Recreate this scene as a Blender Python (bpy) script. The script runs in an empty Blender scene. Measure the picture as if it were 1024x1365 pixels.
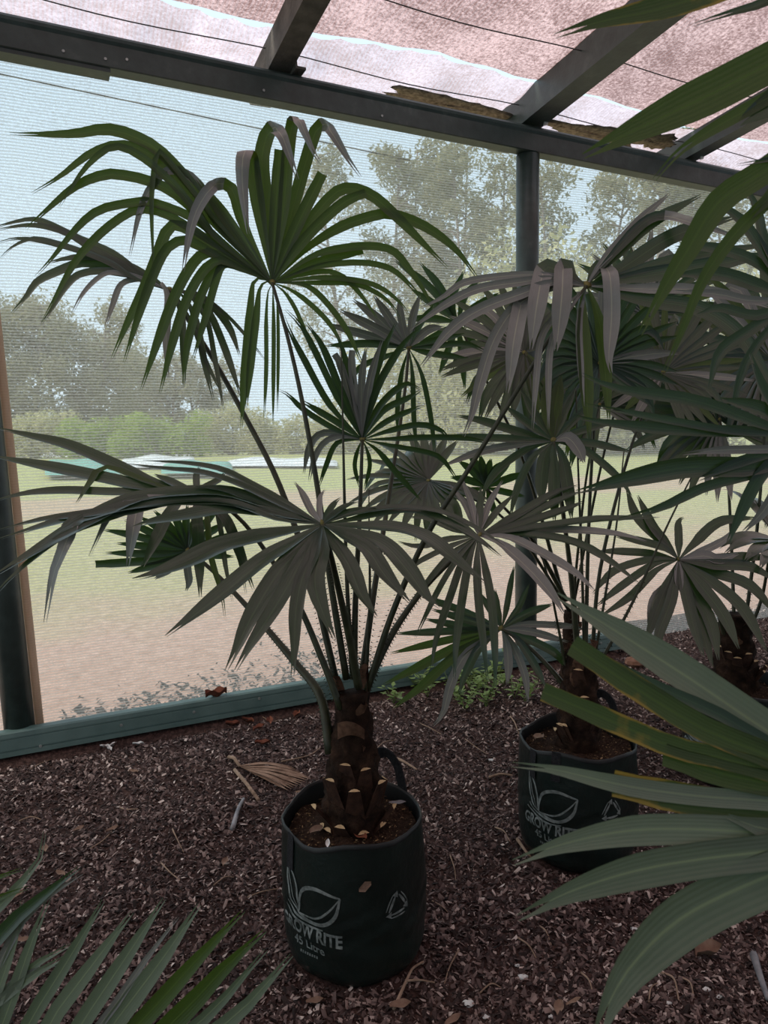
import bpy, bmesh, math, random
import numpy as np
from mathutils import Vector, Matrix

# ------------------------------------------------------------------ camera, sky, sun, exposure
scene = bpy.context.scene
COL = scene.collection
F, W, H = 1000.0, 1024, 1365
PITCH, ROLL = math.radians(6.5), math.radians(1.0)
CAM = np.array([0.0, 0.0, 1.45])
FWD = np.array([0.0, math.cos(PITCH), -math.sin(PITCH)])
R0 = np.array([1.0, 0, 0]); U0 = np.cross(R0, FWD)
RIGHT = math.cos(ROLL) * R0 - math.sin(ROLL) * U0
UP = math.cos(ROLL) * U0 + math.sin(ROLL) * R0

cam_data = bpy.data.cameras.new('camera')
cam_data.sensor_fit = 'VERTICAL'; cam_data.sensor_height = 36; cam_data.sensor_width = 27
cam_data.lens = F / H * 36
cam_data.clip_start = 0.02; cam_data.clip_end = 500
cam_data.dof.use_dof = True; cam_data.dof.focus_distance = 2.3; cam_data.dof.aperture_fstop = 11
cam = bpy.data.objects.new('camera', cam_data); COL.objects.link(cam)
M = Matrix((RIGHT.tolist() , UP.tolist(), (-FWD).tolist())).transposed().to_4x4()
M.translation = Vector(CAM.tolist())
cam.matrix_world = M
scene.camera = cam

world = bpy.data.worlds.new('sky'); scene.world = world; world.use_nodes = True
wn, wl = world.node_tree.nodes, world.node_tree.links
wn.clear()
wo = wn.new('ShaderNodeOutputWorld'); wb = wn.new('ShaderNodeBackground')
wtc = wn.new('ShaderNodeTexCoord'); wsx = wn.new('ShaderNodeSeparateXYZ'); wr = wn.new('ShaderNodeValToRGB')
wr.color_ramp.elements[0].position = 0.0; wr.color_ramp.elements[0].color = (0.68, 0.85, 0.96, 1)
wr.color_ramp.elements[1].position = 0.9; wr.color_ramp.elements[1].color = (0.55, 0.74, 0.92, 1)
wl.new(wtc.outputs['Generated'], wsx.inputs[0]); wl.new(wsx.outputs['Z'], wr.inputs[0])
wl.new(wr.outputs[0], wb.inputs[0]); wb.inputs[1].default_value = 1.05
wl.new(wb.outputs[0], wo.inputs[0])

sun_data = bpy.data.lights.new('sun', 'SUN'); sun_data.energy = 3.2; sun_data.angle = math.radians(25)
sun_data.color = (1.0, 0.93, 0.82)
sun = bpy.data.objects.new('sun', sun_data); COL.objects.link(sun)
sun.rotation_euler = Vector((0.72, 0.14, -0.82)).to_track_quat('-Z', 'Y').to_euler()     # high, hazy, from the left

vs = scene.view_settings
vs.view_transform = 'Standard'; vs.look = 'None'; vs.gamma = 1.0; vs.use_curve_mapping = False
vs.exposure = 0.35
scene.cycles.max_bounces = 8; scene.cycles.diffuse_bounces = 4; scene.cycles.glossy_bounces = 3
scene.cycles.transmission_bounces = 6; scene.cycles.transparent_max_bounces = 16
scene.cycles.sample_clamp_indirect = 6

rnd = random.Random(7)
nprng = np.random.default_rng(11)

# ------------------------------------------------------------------ pixel to place helpers
def ray(px, py): return FWD + RIGHT * ((px - W / 2) / F) - UP * ((py - H / 2) / F)
def P(px, py, d): return CAM + ray(px, py) * d
def G(px, py, z=0.0):
    r = ray(px, py); return CAM + r * ((z - CAM[2]) / r[2])
WA = np.array([-1.73, 3.19]); WD = np.array([2.84, 1.30]); WD = WD / np.linalg.norm(WD); WN = np.array([-WD[1], WD[0]])
WANG = math.atan2(WD[1], WD[0])
def wallp(s, off, z):                    # s along the cloth wall, off outwards from the rail's front face
    q = WA + WD * s + WN * off; return np.array([q[0], q[1], z])
def beam_top(s): return 3.198 - 0.026 * s
def roof_z(s, off): return beam_top(s) + 0.15 + 0.1 * (0.1 - off)

# ------------------------------------------------------------------ materials
def newmat(name):
    m = bpy.data.materials.new(name); m.use_nodes = True
    nt = m.node_tree; nt.nodes.clear()
    out = nt.nodes.new('ShaderNodeOutputMaterial')
    return m, nt.nodes, nt.links, out
def ramp(nodes, stops):
    r = nodes.new('ShaderNodeValToRGB'); e = r.color_ramp.elements
    while len(e) < len(stops): e.new(0.5)
    for i, (p, c) in enumerate(stops):
        e[i].position = p; e[i].color = (c[0], c[1], c[2], 1) if not isinstance(c, (int, float)) else (c, c, c, 1)
    return r
def noise(nodes, links, scale, detail=4, rough=0.55, vec=None, coord='Object'):
    t = nodes.new('ShaderNodeTexNoise'); t.inputs['Scale'].default_value = scale
    t.inputs['Detail'].default_value = detail; t.inputs['Roughness'].default_value = rough
    if vec is None:
        tc = nodes.new('ShaderNodeTexCoord'); vec = tc.outputs[coord]
    links.new(vec, t.inputs['Vector'])
    return t
def mat_noise(name, stops, scale=20, rough=0.7, spec=0.3, bump=0.0, detail=5, bscale=None, metallic=0.0):
    m, n, l, out = newmat(name)
    b = n.new('ShaderNodeBsdfPrincipled'); t = noise(n, l, scale, detail)
    r = ramp(n, stops); l.new(t.outputs[0], r.inputs[0]); l.new(r.outputs[0], b.inputs['Base Color'])
    b.inputs['Roughness'].default_value = rough; b.inputs['Specular IOR Level'].default_value = spec
    b.inputs['Metallic'].default_value = metallic
    if bump:
        t2 = noise(n, l, bscale or scale * 3, 4); bp = n.new('ShaderNodeBump')
        bp.inputs['Strength'].default_value = bump; bp.inputs['Distance'].default_value = 0.01
        l.new(t2.outputs[0], bp.inputs['Height']); l.new(bp.outputs[0], b.inputs['Normal'])
    l.new(b.outputs[0], out.inputs[0]); return m
def mat_leaf(name, dark, light, trans, tmix=0.35, rough=0.38, spec=0.5, spots=None, spot_lo=0.56, coat=0.0, rscale=40):
    m, n, l, out = newmat(name)
    b = n.new('ShaderNodeBsdfPrincipled'); tr = n.new('ShaderNodeBsdfTranslucent'); mx = n.new('ShaderNodeMixShader')
    oi = n.new('ShaderNodeObjectInfo'); r = ramp(n, [(0, dark), (1, light)])
    t = noise(n, l, rscale, 3)
    ad = n.new('ShaderNodeMath'); ad.operation = 'MULTIPLY_ADD'; ad.inputs[1].default_value = 0.5
    l.new(t.outputs[0], ad.inputs[0])
    ml = n.new('ShaderNodeMath'); ml.operation = 'MULTIPLY'; ml.inputs[1].default_value = 0.55
    l.new(oi.outputs['Random'], ml.inputs[0]); l.new(ml.outputs[0], ad.inputs[2])
    l.new(ad.outputs[0], r.inputs[0])
    col = r.outputs[0]
    tcol = None
    if spots:
        t2 = noise(n, l, 9, 5); r2 = ramp(n, [(spot_lo, 0.0), (spot_lo + 0.1, 1.0)])
        ae = n.new('ShaderNodeAttribute'); ae.attribute_name = 'across'; ea = n.new('ShaderNodeMath'); ea.operation = 'ABSOLUTE'; l.new(ae.outputs['Fac'], ea.inputs[0])
        er = ramp(n, [(0.70, 0.0), (1.0, 0.16)]); l.new(ea.outputs[0], er.inputs[0])      # margins yellow first
        es = n.new('ShaderNodeMath'); es.operation = 'ADD'; l.new(er.outputs[0], es.inputs[0]); l.new(t2.outputs[0], es.inputs[1]); l.new(es.outputs[0], r2.inputs[0])
        mc = n.new('ShaderNodeMixRGB'); l.new(r2.outputs[0], mc.inputs[0]); l.new(col, mc.inputs[1]); mc.inputs[2].default_value = (*spots, 1)
        col = mc.outputs[0]
        mt = n.new('ShaderNodeMixRGB'); l.new(r2.outputs[0], mt.inputs[0]); mt.inputs[1].default_value = (*trans, 1); mt.inputs[2].default_value = (*spots, 1)
        tcol = mt.outputs[0]
    at = n.new('ShaderNodeAttribute'); at.attribute_name = 'across'
    ab = n.new('ShaderNodeMath'); ab.operation = 'ABSOLUTE'; l.new(at.outputs['Fac'], ab.inputs[0])
    rb = ramp(n, [(0.0, 0.55), (0.10, 0.0)]); l.new(ab.outputs[0], rb.inputs[0])
    rib = n.new('ShaderNodeMixRGB'); l.new(rb.outputs[0], rib.inputs[0]); l.new(col, rib.inputs[1]); rib.inputs[2].default_value = (light[0] * 2.2, light[1] * 2.2, light[2] * 1.6, 1)
    col = rib.outputs[0]
    vm = n.new('ShaderNodeMath'); vm.operation = 'MULTIPLY'; vm.inputs[1].default_value = 26.0; l.new(at.outputs['Fac'], vm.inputs[0])
    vsn = n.new('ShaderNodeMath'); vsn.operation = 'SINE'; l.new(vm.outputs[0], vsn.inputs[0])
    vn = noise(n, l, 18, 3); va = n.new('ShaderNodeMath'); va.operation = 'MULTIPLY_ADD'; va.inputs[1].default_value = 3.0; l.new(vn.outputs[0], va.inputs[0]); l.new(vsn.outputs[0], va.inputs[2])
    vb = n.new('ShaderNodeBump'); vb.inputs['Strength'].default_value = 0.10; vb.inputs['Distance'].default_value = 0.0015
    l.new(va.outputs[0], vb.inputs['Height']); l.new(vb.outputs[0], b.inputs['Normal'])
    l.new(col, b.inputs['Base Color'])
    b.inputs['Roughness'].default_value = rough; b.inputs['Specular IOR Level'].default_value = spec
    b.inputs['Coat Weight'].default_value = coat; b.inputs['Coat Roughness'].default_value = 0.14
    if tcol: l.new(tcol, tr.inputs[0])
    else: tr.inputs[0].default_value = (*trans, 1)
    mx.inputs[0].default_value = tmix
    l.new(b.outputs[0], mx.inputs[1]); l.new(tr.outputs[0], mx.inputs[2]); l.new(mx.outputs[0], out.inputs[0])
    return m
def mat_cloth(name, thread, transp, amp, period, axis, stain=None, stain_amt=0.0, trans_w=0.7, fine=0.0, stain_scale=1.6):
    """knitted shade cloth: open share (transparent) between threads that scatter and pass light"""
    m, n, l, out = newmat(name)
    tc = n.new('ShaderNodeTexCoord'); sp = n.new('ShaderNodeSeparateXYZ'); l.new(tc.outputs['Object'], sp.inputs[0])
    nz = noise(n, l, 6, 3, vec=tc.outputs['Object'])
    # wobbling threads
    mu = n.new('ShaderNodeMath'); mu.operation = 'MULTIPLY'; mu.inputs[1].default_value = 2 * math.pi / period
    l.new(sp.outputs[axis], mu.inputs[0])
    ad = n.new('ShaderNodeMath'); ad.operation = 'MULTIPLY_ADD'; ad.inputs[1].default_value = 5.0
    l.new(nz.outputs[0], ad.inputs[0]); l.new(mu.outputs[0], ad.inputs[2])
    si = n.new('ShaderNodeMath'); si.operation = 'SINE'; l.new(ad.outputs[0], si.inputs[0])
    nf = noise(n, l, 130, 3, 0.8, vec=tc.outputs['Object'])
    f1 = n.new('ShaderNodeMath'); f1.operation = 'MULTIPLY_ADD'; f1.inputs[1].default_value = amp; f1.inputs[2].default_value = transp
    l.new(si.outputs[0], f1.inputs[0])
    f2 = n.new('ShaderNodeMath'); f2.operation = 'MULTIPLY_ADD'; f2.inputs[1].default_value = fine
    l.new(nf.outputs[0], f2.inputs[0]); l.new(f1.outputs[0], f2.inputs[2])
    f3 = n.new('ShaderNodeMath'); f3.operation = 'SUBTRACT'; f3.inputs[1].default_value = fine * 0.5; f3.use_clamp = True
    l.new(f2.outputs[0], f3.inputs[0])
    df = n.new('ShaderNodeBsdfDiffuse'); tl = n.new('ShaderNodeBsdfTranslucent'); mx = n.new('ShaderNodeMixShader')
    tp = n.new('ShaderNodeBsdfTransparent'); mx2 = n.new('ShaderNodeMixShader')
    if stain:
        s1 = noise(n, l, stain_scale, 7, 0.7, vec=tc.outputs['Object']); s2 = noise(n, l, 60, 4, 0.8, vec=tc.outputs['Object'])
        sa = n.new('ShaderNodeMath'); sa.operation = 'MULTIPLY_ADD'; sa.inputs[1].default_value = 1.5
        l.new(s2.outputs[0], sa.inputs[0]); l.new(s1.outputs[0], sa.inputs[2])
        hf = n.new('ShaderNodeMath'); hf.operation = 'MULTIPLY'; hf.inputs[1].default_value = 0.5; l.new(sa.outputs[0], hf.inputs[0])
        r = ramp(n, [(0.52, 0.0), (0.72, stain_amt)]); l.new(hf.outputs[0], r.inputs[0])
        mc = n.new('ShaderNodeMixRGB'); l.new(r.outputs[0], mc.inputs[0]); mc.inputs[1].default_value = (*thread, 1); mc.inputs[2].default_value = (*stain, 1)
        l.new(mc.outputs[0], df.inputs[0]); l.new(mc.outputs[0], tl.inputs[0])
    else:
        df.inputs[0].default_value = (*thread, 1); tl.inputs[0].default_value = (*thread, 1)
    mx.inputs[0].default_value = trans_w
    l.new(df.outputs[0], mx.inputs[1]); l.new(tl.outputs[0], mx.inputs[2])
    l.new(f3.outputs[0], mx2.inputs[0]); l.new(mx.outputs[0], mx2.inputs[1]); l.new(tp.outputs[0], mx2.inputs[2])
    l.new(mx2.outputs[0], out.inputs[0]); return m
def mat_island(name, stops, rough=0.8, spec=0.2):
    m, n, l, out = newmat(name)
    b = n.new('ShaderNodeBsdfPrincipled'); g = n.new('ShaderNodeNewGeometry'); r = ramp(n, stops)
    l.new(g.outputs['Random Per Island'], r.inputs[0]); l.new(r.outputs[0], b.inputs['Base Color'])
    b.inputs['Roughness'].default_value = rough; b.inputs['Specular IOR Level'].default_value = spec
    l.new(b.outputs[0], out.inputs[0]); return m
def mat_tree_leaf(name, a, b_, t):
    m, n, l, out = newmat(name)
    g = n.new('ShaderNodeNewGeometry'); r = ramp(n, [(0, a), (1, b_)]); l.new(g.outputs['Random Per Island'], r.inputs[0])
    d = n.new('ShaderNodeBsdfDiffuse'); tr = n.new('ShaderNodeBsdfTranslucent'); mx = n.new('ShaderNodeMixShader')
    l.new(r.outputs[0], d.inputs[0]); tr.inputs[0].default_value = (*t, 1); mx.inputs[0].default_value = 0.35
    l.new(d.outputs[0], mx.inputs[1]); l.new(tr.outputs[0], mx.inputs[2]); l.new(mx.outputs[0], out.inputs[0]); return m

MT = {}
MT['leaf'] = mat_leaf('palm_leaf', (0.012, 0.028, 0.016), (0.030, 0.056, 0.034), (0.07, 0.16, 0.012), 0.22, 0.30, 0.5, coat=0.45)
MT['young'] = mat_leaf('palm_leaf_young', (0.026, 0.048, 0.013), (0.05, 0.082, 0.022), (0.10, 0.19, 0.015), 0.36, 0.38, 0.5)
MT['dusty'] = mat_leaf('palm_leaf_dusty_sheen', (0.12, 0.128, 0.118), (0.22, 0.228, 0.215), (0.10, 0.14, 0.05), 0.15, 0.36, 0.6, coat=0.3)  # dust and waxy sheen of upper leaf faces, both put into the grey
MT['yellow'] = mat_leaf('palm_leaf_yellowing', (0.020, 0.042, 0.012), (0.045, 0.075, 0.020), (0.08, 0.15, 0.02), 0.30, 0.42, 0.45, spots=(0.26, 0.19, 0.03), spot_lo=0.60)
MT['near'] = mat_leaf('palm_leaf_near', (0.075, 0.105, 0.068), (0.15, 0.19, 0.135), (0.10, 0.18, 0.05), 0.22, 0.40, 0.6)
MT['stalk'] = mat_noise('palm_stalk', [(0.3, (0.014, 0.018, 0.008)), (0.7, (0.045, 0.05, 0.022))], 30, 0.5, 0.4)
MT['hub'] = mat_noise('palm_hub', [(0.3, (0.10, 0.10, 0.03)), (0.7, (0.22, 0.19, 0.06))], 40, 0.6, 0.3)
MT['trunk'] = mat_noise('palm_trunk', [(0.3, (0.008, 0.005, 0.004)), (0.55, (0.026, 0.015, 0.010)), (0.8, (0.075, 0.042, 0.026))], 26, 0.9, 0.1, 0.9, 6, 60)
MT['stub'] = mat_noise('leaf_stub', [(0.3, (0.018, 0.010, 0.008)), (0.7, (0.07, 0.035, 0.022))], 35, 0.7, 0.2, 0.3)
MT['cut'] = mat_noise('cut_face', [(0.3, (0.38, 0.26, 0.13)), (0.7, (0.60, 0.45, 0.27))], 60, 0.8, 0.2)
MT['fibre'] = mat_noise('trunk_fibre', [(0.3, (0.06, 0.032, 0.02)), (0.7, (0.15, 0.085, 0.055))], 50, 0.9, 0.1)
MT['bag'] = mat_noise('bag_plastic', [(0.35, (0.0035, 0.008, 0.0065)), (0.65, (0.007, 0.015, 0.0125))], 6, 0.36, 0.5, 0.35, 4, 22)
MT['bag_in'] = mat_noise('bag_inside', [(0.3, (0.004, 0.005, 0.005)), (0.7, (0.012, 0.013, 0.013))], 20, 0.5, 0.4)
MT['strap'] = mat_noise('bag_strap', [(0.3, (0.010, 0.010, 0.012)), (0.7, (0.025, 0.025, 0.028))], 120, 0.8, 0.2, 0.4, 3, 300)
MT['print'] = mat_noise('bag_print', [(0.32, (0.07, 0.085, 0.08)), (0.60, (0.21, 0.24, 0.23))], 45, 0.6, 0.3)
MT['steel'] = mat_noise('green_steel', [(0.3, (0.022, 0.034, 0.030)), (0.6, (0.036, 0.054, 0.048)), (0.85, (0.075, 0.09, 0.08))], 14, 0.42, 0.5, 0.08, 8, 60)
MT['rail'] = mat_noise('green_rail', [(0.3, (0.07, 0.125, 0.115)), (0.75, (0.11, 0.18, 0.165))], 9, 0.42, 0.5, 0.05, 6, 40)
MT['timber'] = mat_noise('grey_timber', [(0.3, (0.05, 0.048, 0.042)), (0.7, (0.13, 0.12, 0.105))], 10, 0.8, 0.2, 0.4, 6, 50)
MT['screw'] = mat_noise('screw', [(0.3, (0.25, 0.28, 0.27)), (0.7, (0.45, 0.48, 0.46))], 90, 0.4, 0.5, metallic=0.6)
MT['wire'] = mat_noise('wire', [(0.3, (0.02, 0.02, 0.022)), (0.7, (0.05, 0.05, 0.05))], 40, 0.5, 0.5)
MT['wallcloth'] = mat_cloth('side_shade_cloth', (0.54, 0.54, 0.50), 0.54, 0.19, 0.0135, 'Z', trans_w=0.72, fine=0.95)
MT['roofcloth'] = mat_cloth('roof_shade_cloth', (0.70, 0.47, 0.445), 0.06, 0.04, 0.02, 'X', stain=(0.20, 0.10, 0.085), stain_amt=0.95, trans_w=0.85, fine=0.12)
MT['eavecloth'] = mat_cloth('eave_shade_cloth', (0.70, 0.575, 0.62), 0.12, 0.10, 0.018, 'X', stain=(0.40, 0.27, 0.25), stain_amt=0.8, trans_w=0.85, fine=0.12, stain_scale=3.5)
MT['seam'] = mat_cloth('white_seam', (0.95, 0.97, 0.97), 0.25, 0.02, 0.02, 'X', trans_w=0.9)
MT['rearcloth'] = mat_cloth('rear_shade_cloth', (0.10, 0.12, 0.11), 0.14, 0.10, 0.014, 'Z', trans_w=0.5, fine=0.3)
MT['soil'] = mat_noise('mulch_soil', [(0.25, (0.014, 0.009, 0.008)), (0.5, (0.050, 0.030, 0.026)), (0.75, (0.11, 0.068, 0.058))], 55, 0.95, 0.1, 1.0, 8, 90)
MT['chip'] = mat_island('mulch_chips', [(0, (0.016, 0.011, 0.010)), (0.4, (0.055, 0.036, 0.033)), (0.75, (0.14, 0.098, 0.09)), (0.94, (0.29, 0.22, 0.195)), (1, (0.62, 0.53, 0.48))])
MT['potsoil'] = mat_noise('potting_mix', [(0.3, (0.012, 0.008, 0.006)), (0.6, (0.05, 0.03, 0.02)), (0.8, (0.12, 0.08, 0.045))], 90, 0.95, 0.1, 1.0, 6, 140)
MT['potchip'] = mat_island('potting_chips', [(0, (0.02, 0.012, 0.008)), (0.6, (0.09, 0.055, 0.03)), (0.85, (0.22, 0.14, 0.06)), (1, (0.36, 0.27, 0.16))])
MT['twig'] = mat_noise('dry_twig', [(0.3, (0.14, 0.09, 0.06)), (0.7, (0.36, 0.26, 0.19))], 30, 0.85, 0.2)
MT['greystick'] = mat_noise('grey_stick', [(0.3, (0.12, 0.12, 0.13)), (0.7, (0.30, 0.29, 0.30))], 25, 0.5, 0.5)
MT['deadleaf'] = mat_noise('dead_leaf', [(0.3, (0.12, 0.07, 0.05)), (0.7, (0.32, 0.22, 0.16))], 18, 0.85, 0.2, 0.3)
MT['redleaf'] = mat_noise('red_dead_leaf', [(0.3, (0.10, 0.03, 0.02)), (0.7, (0.24, 0.09, 0.05))], 18, 0.8, 0.2, 0.3)
MT['stone'] = mat_noise('brown_stone', [(0.3, (0.12, 0.06, 0.04)), (0.7, (0.25, 0.14, 0.10))], 12, 0.9, 0.2, 0.5)
MT['white'] = mat_noise('white_scrap', [(0.3, (0.55, 0.56, 0.54)), (0.7, (0.8, 0.8, 0.78))], 30, 0.6, 0.3)
MT['weed'] = mat_leaf('weed_leaf', (0.06, 0.10, 0.035), (0.12, 0.17, 0.06), (0.12, 0.22, 0.05), 0.3, 0.5, 0.4)
MT['bark'] = mat_noise('gum_bark', [(0.3, (0.16, 0.12, 0.10)), (0.7, (0.34, 0.28, 0.25))], 3, 0.9, 0.1)
MT['gum'] = mat_tree_leaf('gum_leaves', (0.20, 0.19, 0.12), (0.42, 0.39, 0.26), (0.42, 0.40, 0.24))
MT['olive'] = mat_tree_leaf('olive_leaves', (0.36, 0.35, 0.17), (0.66, 0.62, 0.38), (0.6, 0.58, 0.32))
MT['bright'] = mat_tree_leaf('bright_shrub_leaves', (0.22, 0.30, 0.06), (0.42, 0.50, 0.14), (0.40, 0.5, 0.1))
MT['tarp_w'] = mat_noise('white_tarp', [(0.3, (0.55, 0.58, 0.58)), (0.7, (0.8, 0.82, 0.82))], 3, 0.5, 0.4)
MT['tarp_g'] = mat_noise('green_tarp', [(0.3, (0.10, 0.30, 0.24)), (0.7, (0.18, 0.42, 0.34))], 3, 0.5, 0.4)

def mat_outside():
    m, n, l, out = newmat('yard_ground')
    b = n.new('ShaderNodeBsdfPrincipled'); b.inputs['Roughness'].default_value = 0.95; b.inputs['Specular IOR Level'].default_value = 0.1
    tc = n.new('ShaderNodeTexCoord'); sp = n.new('ShaderNodeSeparateXYZ'); l.new(tc.outputs['Object'], sp.inputs[0])
    big = noise(n, l, 0.33, 5, 0.6, vec=tc.outputs['Object']); fine = noise(n, l, 14, 6, 0.75, vec=tc.outputs['Object'])
    a = n.new('ShaderNodeMath'); a.operation = 'MULTIPLY_ADD'; a.inputs[1].default_value = 7.0; l.new(big.outputs[0], a.inputs[0]); l.new(sp.outputs['Y'], a.inputs[2])
    # bare soil by the wall, then tufted grass, a bare strip, then grass
    mr = n.new('ShaderNodeMath'); mr.operation = 'DIVIDE'; mr.inputs[1].default_value = 40.0; l.new(a.outputs[0], mr.inputs[0])
    r = ramp(n, [(0.0, 0.0), (0.135, 0.0), (0.18, 0.75), (0.29, 0.9), (0.34, 0.25), (0.42, 0.3), (0.47, 1.0), (1.0, 1.0)])
    l.new(mr.outputs[0], r.inputs[0])
    dirt = ramp(n, [(0.3, (0.36, 0.225, 0.165)), (0.7, (0.60, 0.42, 0.335))]); l.new(fine.outputs[0], dirt.inputs[0])
    grass = ramp(n, [(0.3, (0.25, 0.28, 0.09)), (0.7, (0.50, 0.49, 0.25))]); l.new(fine.outputs[0], grass.inputs[0])
    mc = n.new('ShaderNodeMixRGB'); l.new(r.outputs[0], mc.inputs[0]); l.new(dirt.outputs[0], mc.inputs[1]); l.new(grass.outputs[0], mc.inputs[2])
    l.new(mc.outputs[0], b.inputs['Base Color'])
    bp = n.new('ShaderNodeBump'); bp.inputs['Strength'].default_value = 0.5; bp.inputs['Distance'].default_value = 0.03
    l.new(fine.outputs[0], bp.inputs['Height']); l.new(bp.outputs[0], b.inputs['Normal'])
    l.new(b.outputs[0], out.inputs[0]); return m
MT['yard'] = mat_outside()

# ------------------------------------------------------------------ object helpers
ORIG = {}
def origin_of(o): return ORIG.get(o.name, np.zeros(3))
def tag(o, label=None, cat=None, group=None, kind=None):
    if label: o['label'] = label
    if cat: o['category'] = cat
    if group: o['group'] = group
    if kind: o['kind'] = kind
    return o
def place(o, origin, parent):
    origin = np.array(origin, float)
    COL.objects.link(o); ORIG[o.name] = origin
    if parent is not None:
        o.parent = parent; o.location = (origin - origin_of(parent)).tolist()
    else:
        o.location = origin.tolist()
    return o
def empty(name, origin, parent=None):
    o = bpy.data.objects.new(name, None); o.empty_display_size = 0.05
    return place(o, origin, parent)
def obj(name, verts, faces, mats, parent=None, origin=None, smooth=True, midx=None):
    v = np.array(verts, float).reshape(-1, 3)
    if origin is None: origin = origin_of(parent) if parent is not None else np.array([v[:, 0].mean(), v[:, 1].mean(), v[:, 2].min()])
    v = v - np.array(origin)
    me = bpy.data.meshes.new(name); me.from_pydata(v.tolist(), [], [list(f) for f in faces])
    if not isinstance(mats, (list, tuple)): mats = [mats]
    for m in mats: me.materials.append(MT[m])
    if smooth: me.polygons.foreach_set('use_smooth', [True] * len(me.polygons))
    if midx is not None: me.polygons.foreach_set('material_index', midx)
    me.update()
    return place(bpy.data.objects.new(name, me), origin, parent)
def obj_np(name, v, f, mat, parent=None, origin=(0, 0, 0), smooth=False):
    """big meshes: all faces the same size"""
    v = np.asarray(v, np.float32) - np.asarray(origin, np.float32); f = np.asarray(f, np.int32)
    me = bpy.data.meshes.new(name); k = f.shape[1]
    me.vertices.add(len(v)); me.vertices.foreach_set('co', v.ravel())
    me.loops.add(f.size); me.loops.foreach_set('vertex_index', f.ravel())
    me.polygons.add(len(f)); me.polygons.foreach_set('loop_start', np.arange(0, f.size, k, dtype=np.int32))
    me.polygons.foreach_set('loop_total', np.full(len(f), k, np.int32))
    me.materials.append(MT[mat]); me.update(calc_edges=True)
    if smooth: me.polygons.foreach_set('use_smooth', [True] * len(f))
    return place(bpy.data.objects.new(name, me), origin, parent)
class MB:
    def __init__(s): s.v = []; s.f = []; s.m = []
    def add(s, v, f, mi=0):
        b = len(s.v); s.v += [list(map(float, p)) for p in v]; s.f += [[b + i for i in q] for q in f]; s.m += [mi] * len(f); return s
    def box(s, c, ax, ay, az, mi=0):
        c, ax, ay, az = (np.array(q, float) for q in (c, ax, ay, az))
        v = [c + i * ax + j * ay + k * az for k in (-1, 1) for j in (-1, 1) for i in (-1, 1)]
        return s.add(v, [(0, 2, 3, 1), (4, 5, 7, 6), (0, 1, 5, 4), (2, 6, 7, 3), (0, 4, 6, 2), (1, 3, 7, 5)], mi)
    def tube(s, pts, rad, n=8, mi=0, cap=True, flat=1.0):
        pts = [np.array(p, float) for p in pts]
        if np.isscalar(rad): rad = [rad] * len(pts)
        prev = None; v = []
        for i, p in enumerate(pts):
            t = pts[min(i + 1, len(pts) - 1)] - pts[max(i - 1, 0)]; t = t / (np.linalg.norm(t) + 1e-9)
            if prev is None:
                a = np.array([0, 0, 1.0]) if abs(t[2]) < 0.9 else np.array([1.0, 0, 0]); u = np.cross(t, a)
            else: u = prev - t * (prev @ t)
            u = u / (np.linalg.norm(u) + 1e-9); prev = u; w_ = np.cross(t, u)
            for k in range(n):
                q = 2 * math.pi * k / n; v.append(p + rad[i] * (math.cos(q) * u + flat * math.sin(q) * w_))
        f = [(i * n + k, i * n + (k + 1) % n, (i + 1) * n + (k + 1) % n, (i + 1) * n + k) for i in range(len(pts) - 1) for k in range(n)]
        if cap: f += [tuple(range(n - 1, -1, -1)), tuple((len(pts) - 1) * n + k for k in range(n))]
        return s.add(v, f, mi)
    def build(s, name, mats, parent=None, origin=None, smooth=False):
        return obj(name, s.v, s.f, mats, parent, origin, smooth, s.m)
def catmull(pts, n):
    p = np.array(pts, float)
    if len(p) == 2: return np.array([p[0] + (p[1] - p[0]) * t for t in np.linspace(0, 1, n)])
    q = np.vstack([2 * p[0] - p[1], p, 2 * p[-1] - p[-2]])
    seg = np.linalg.norm(np.diff(p, axis=0), axis=1); cum = np.concatenate([[0], np.cumsum(seg)]); out = []
    for d in np.linspace(0, cum[-1], n):
        i = min(np.searchsorted(cum, d, side='right') - 1, len(seg) - 1); t = (d - cum[i]) / max(seg[i], 1e-9)
        a, b, c, e = q[i], q[i + 1], q[i + 2], q[i + 3]
        out.append(0.5 * (2 * b + (c - a) * t + (2 * a - 5 * b + 4 * c - e) * t * t + (3 * b - 3 * c + e - a) * t ** 3))
    return np.array(out)
# ------------------------------------------------------------------ the shade house
def wall_obj(mb_or_vf, name, mats, parent=None, smooth=False):
    """geometry given in the wall's own frame: x along the wall, y outwards, z up"""
    v, f, mi = (mb_or_vf.v, mb_or_vf.f, mb_or_vf.m) if isinstance(mb_or_vf, MB) else (*mb_or_vf, None)
    me = bpy.data.meshes.new(name); me.from_pydata([list(map(float, p)) for p in v], [], [list(q) for q in f])
    for m in ([mats] if isinstance(mats, str) else mats): me.materials.append(MT[m])
    if mi: me.polygons.foreach_set('material_index', mi)
    if smooth: me.polygons.foreach_set('use_smooth', [True] * len(me.polygons))
    me.update(); o = bpy.data.objects.new(name, me); COL.objects.link(o)
    if parent is None:
        o.location = (WA[0], WA[1], 0); o.rotation_euler = (0, 0, WANG)
    else: o.parent = parent
    ORIG[o.name] = np.zeros(3)
    return o
def grid(s0, s1, ns, t0, t1, nt_, fn):
    v = [fn(s0 + (s1 - s0) * i / ns, t0 + (t1 - t0) * j / nt_) for j in range(nt_ + 1) for i in range(ns + 1)]
    f = [(j * (ns + 1) + i, j * (ns + 1) + i + 1, (j + 1) * (ns + 1) + i + 1, (j + 1) * (ns + 1) + i) for j in range(nt_) for i in range(ns)]
    return v, f
S0, S1, OFFBACK = -4.5, 11.0, -8.0
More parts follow.
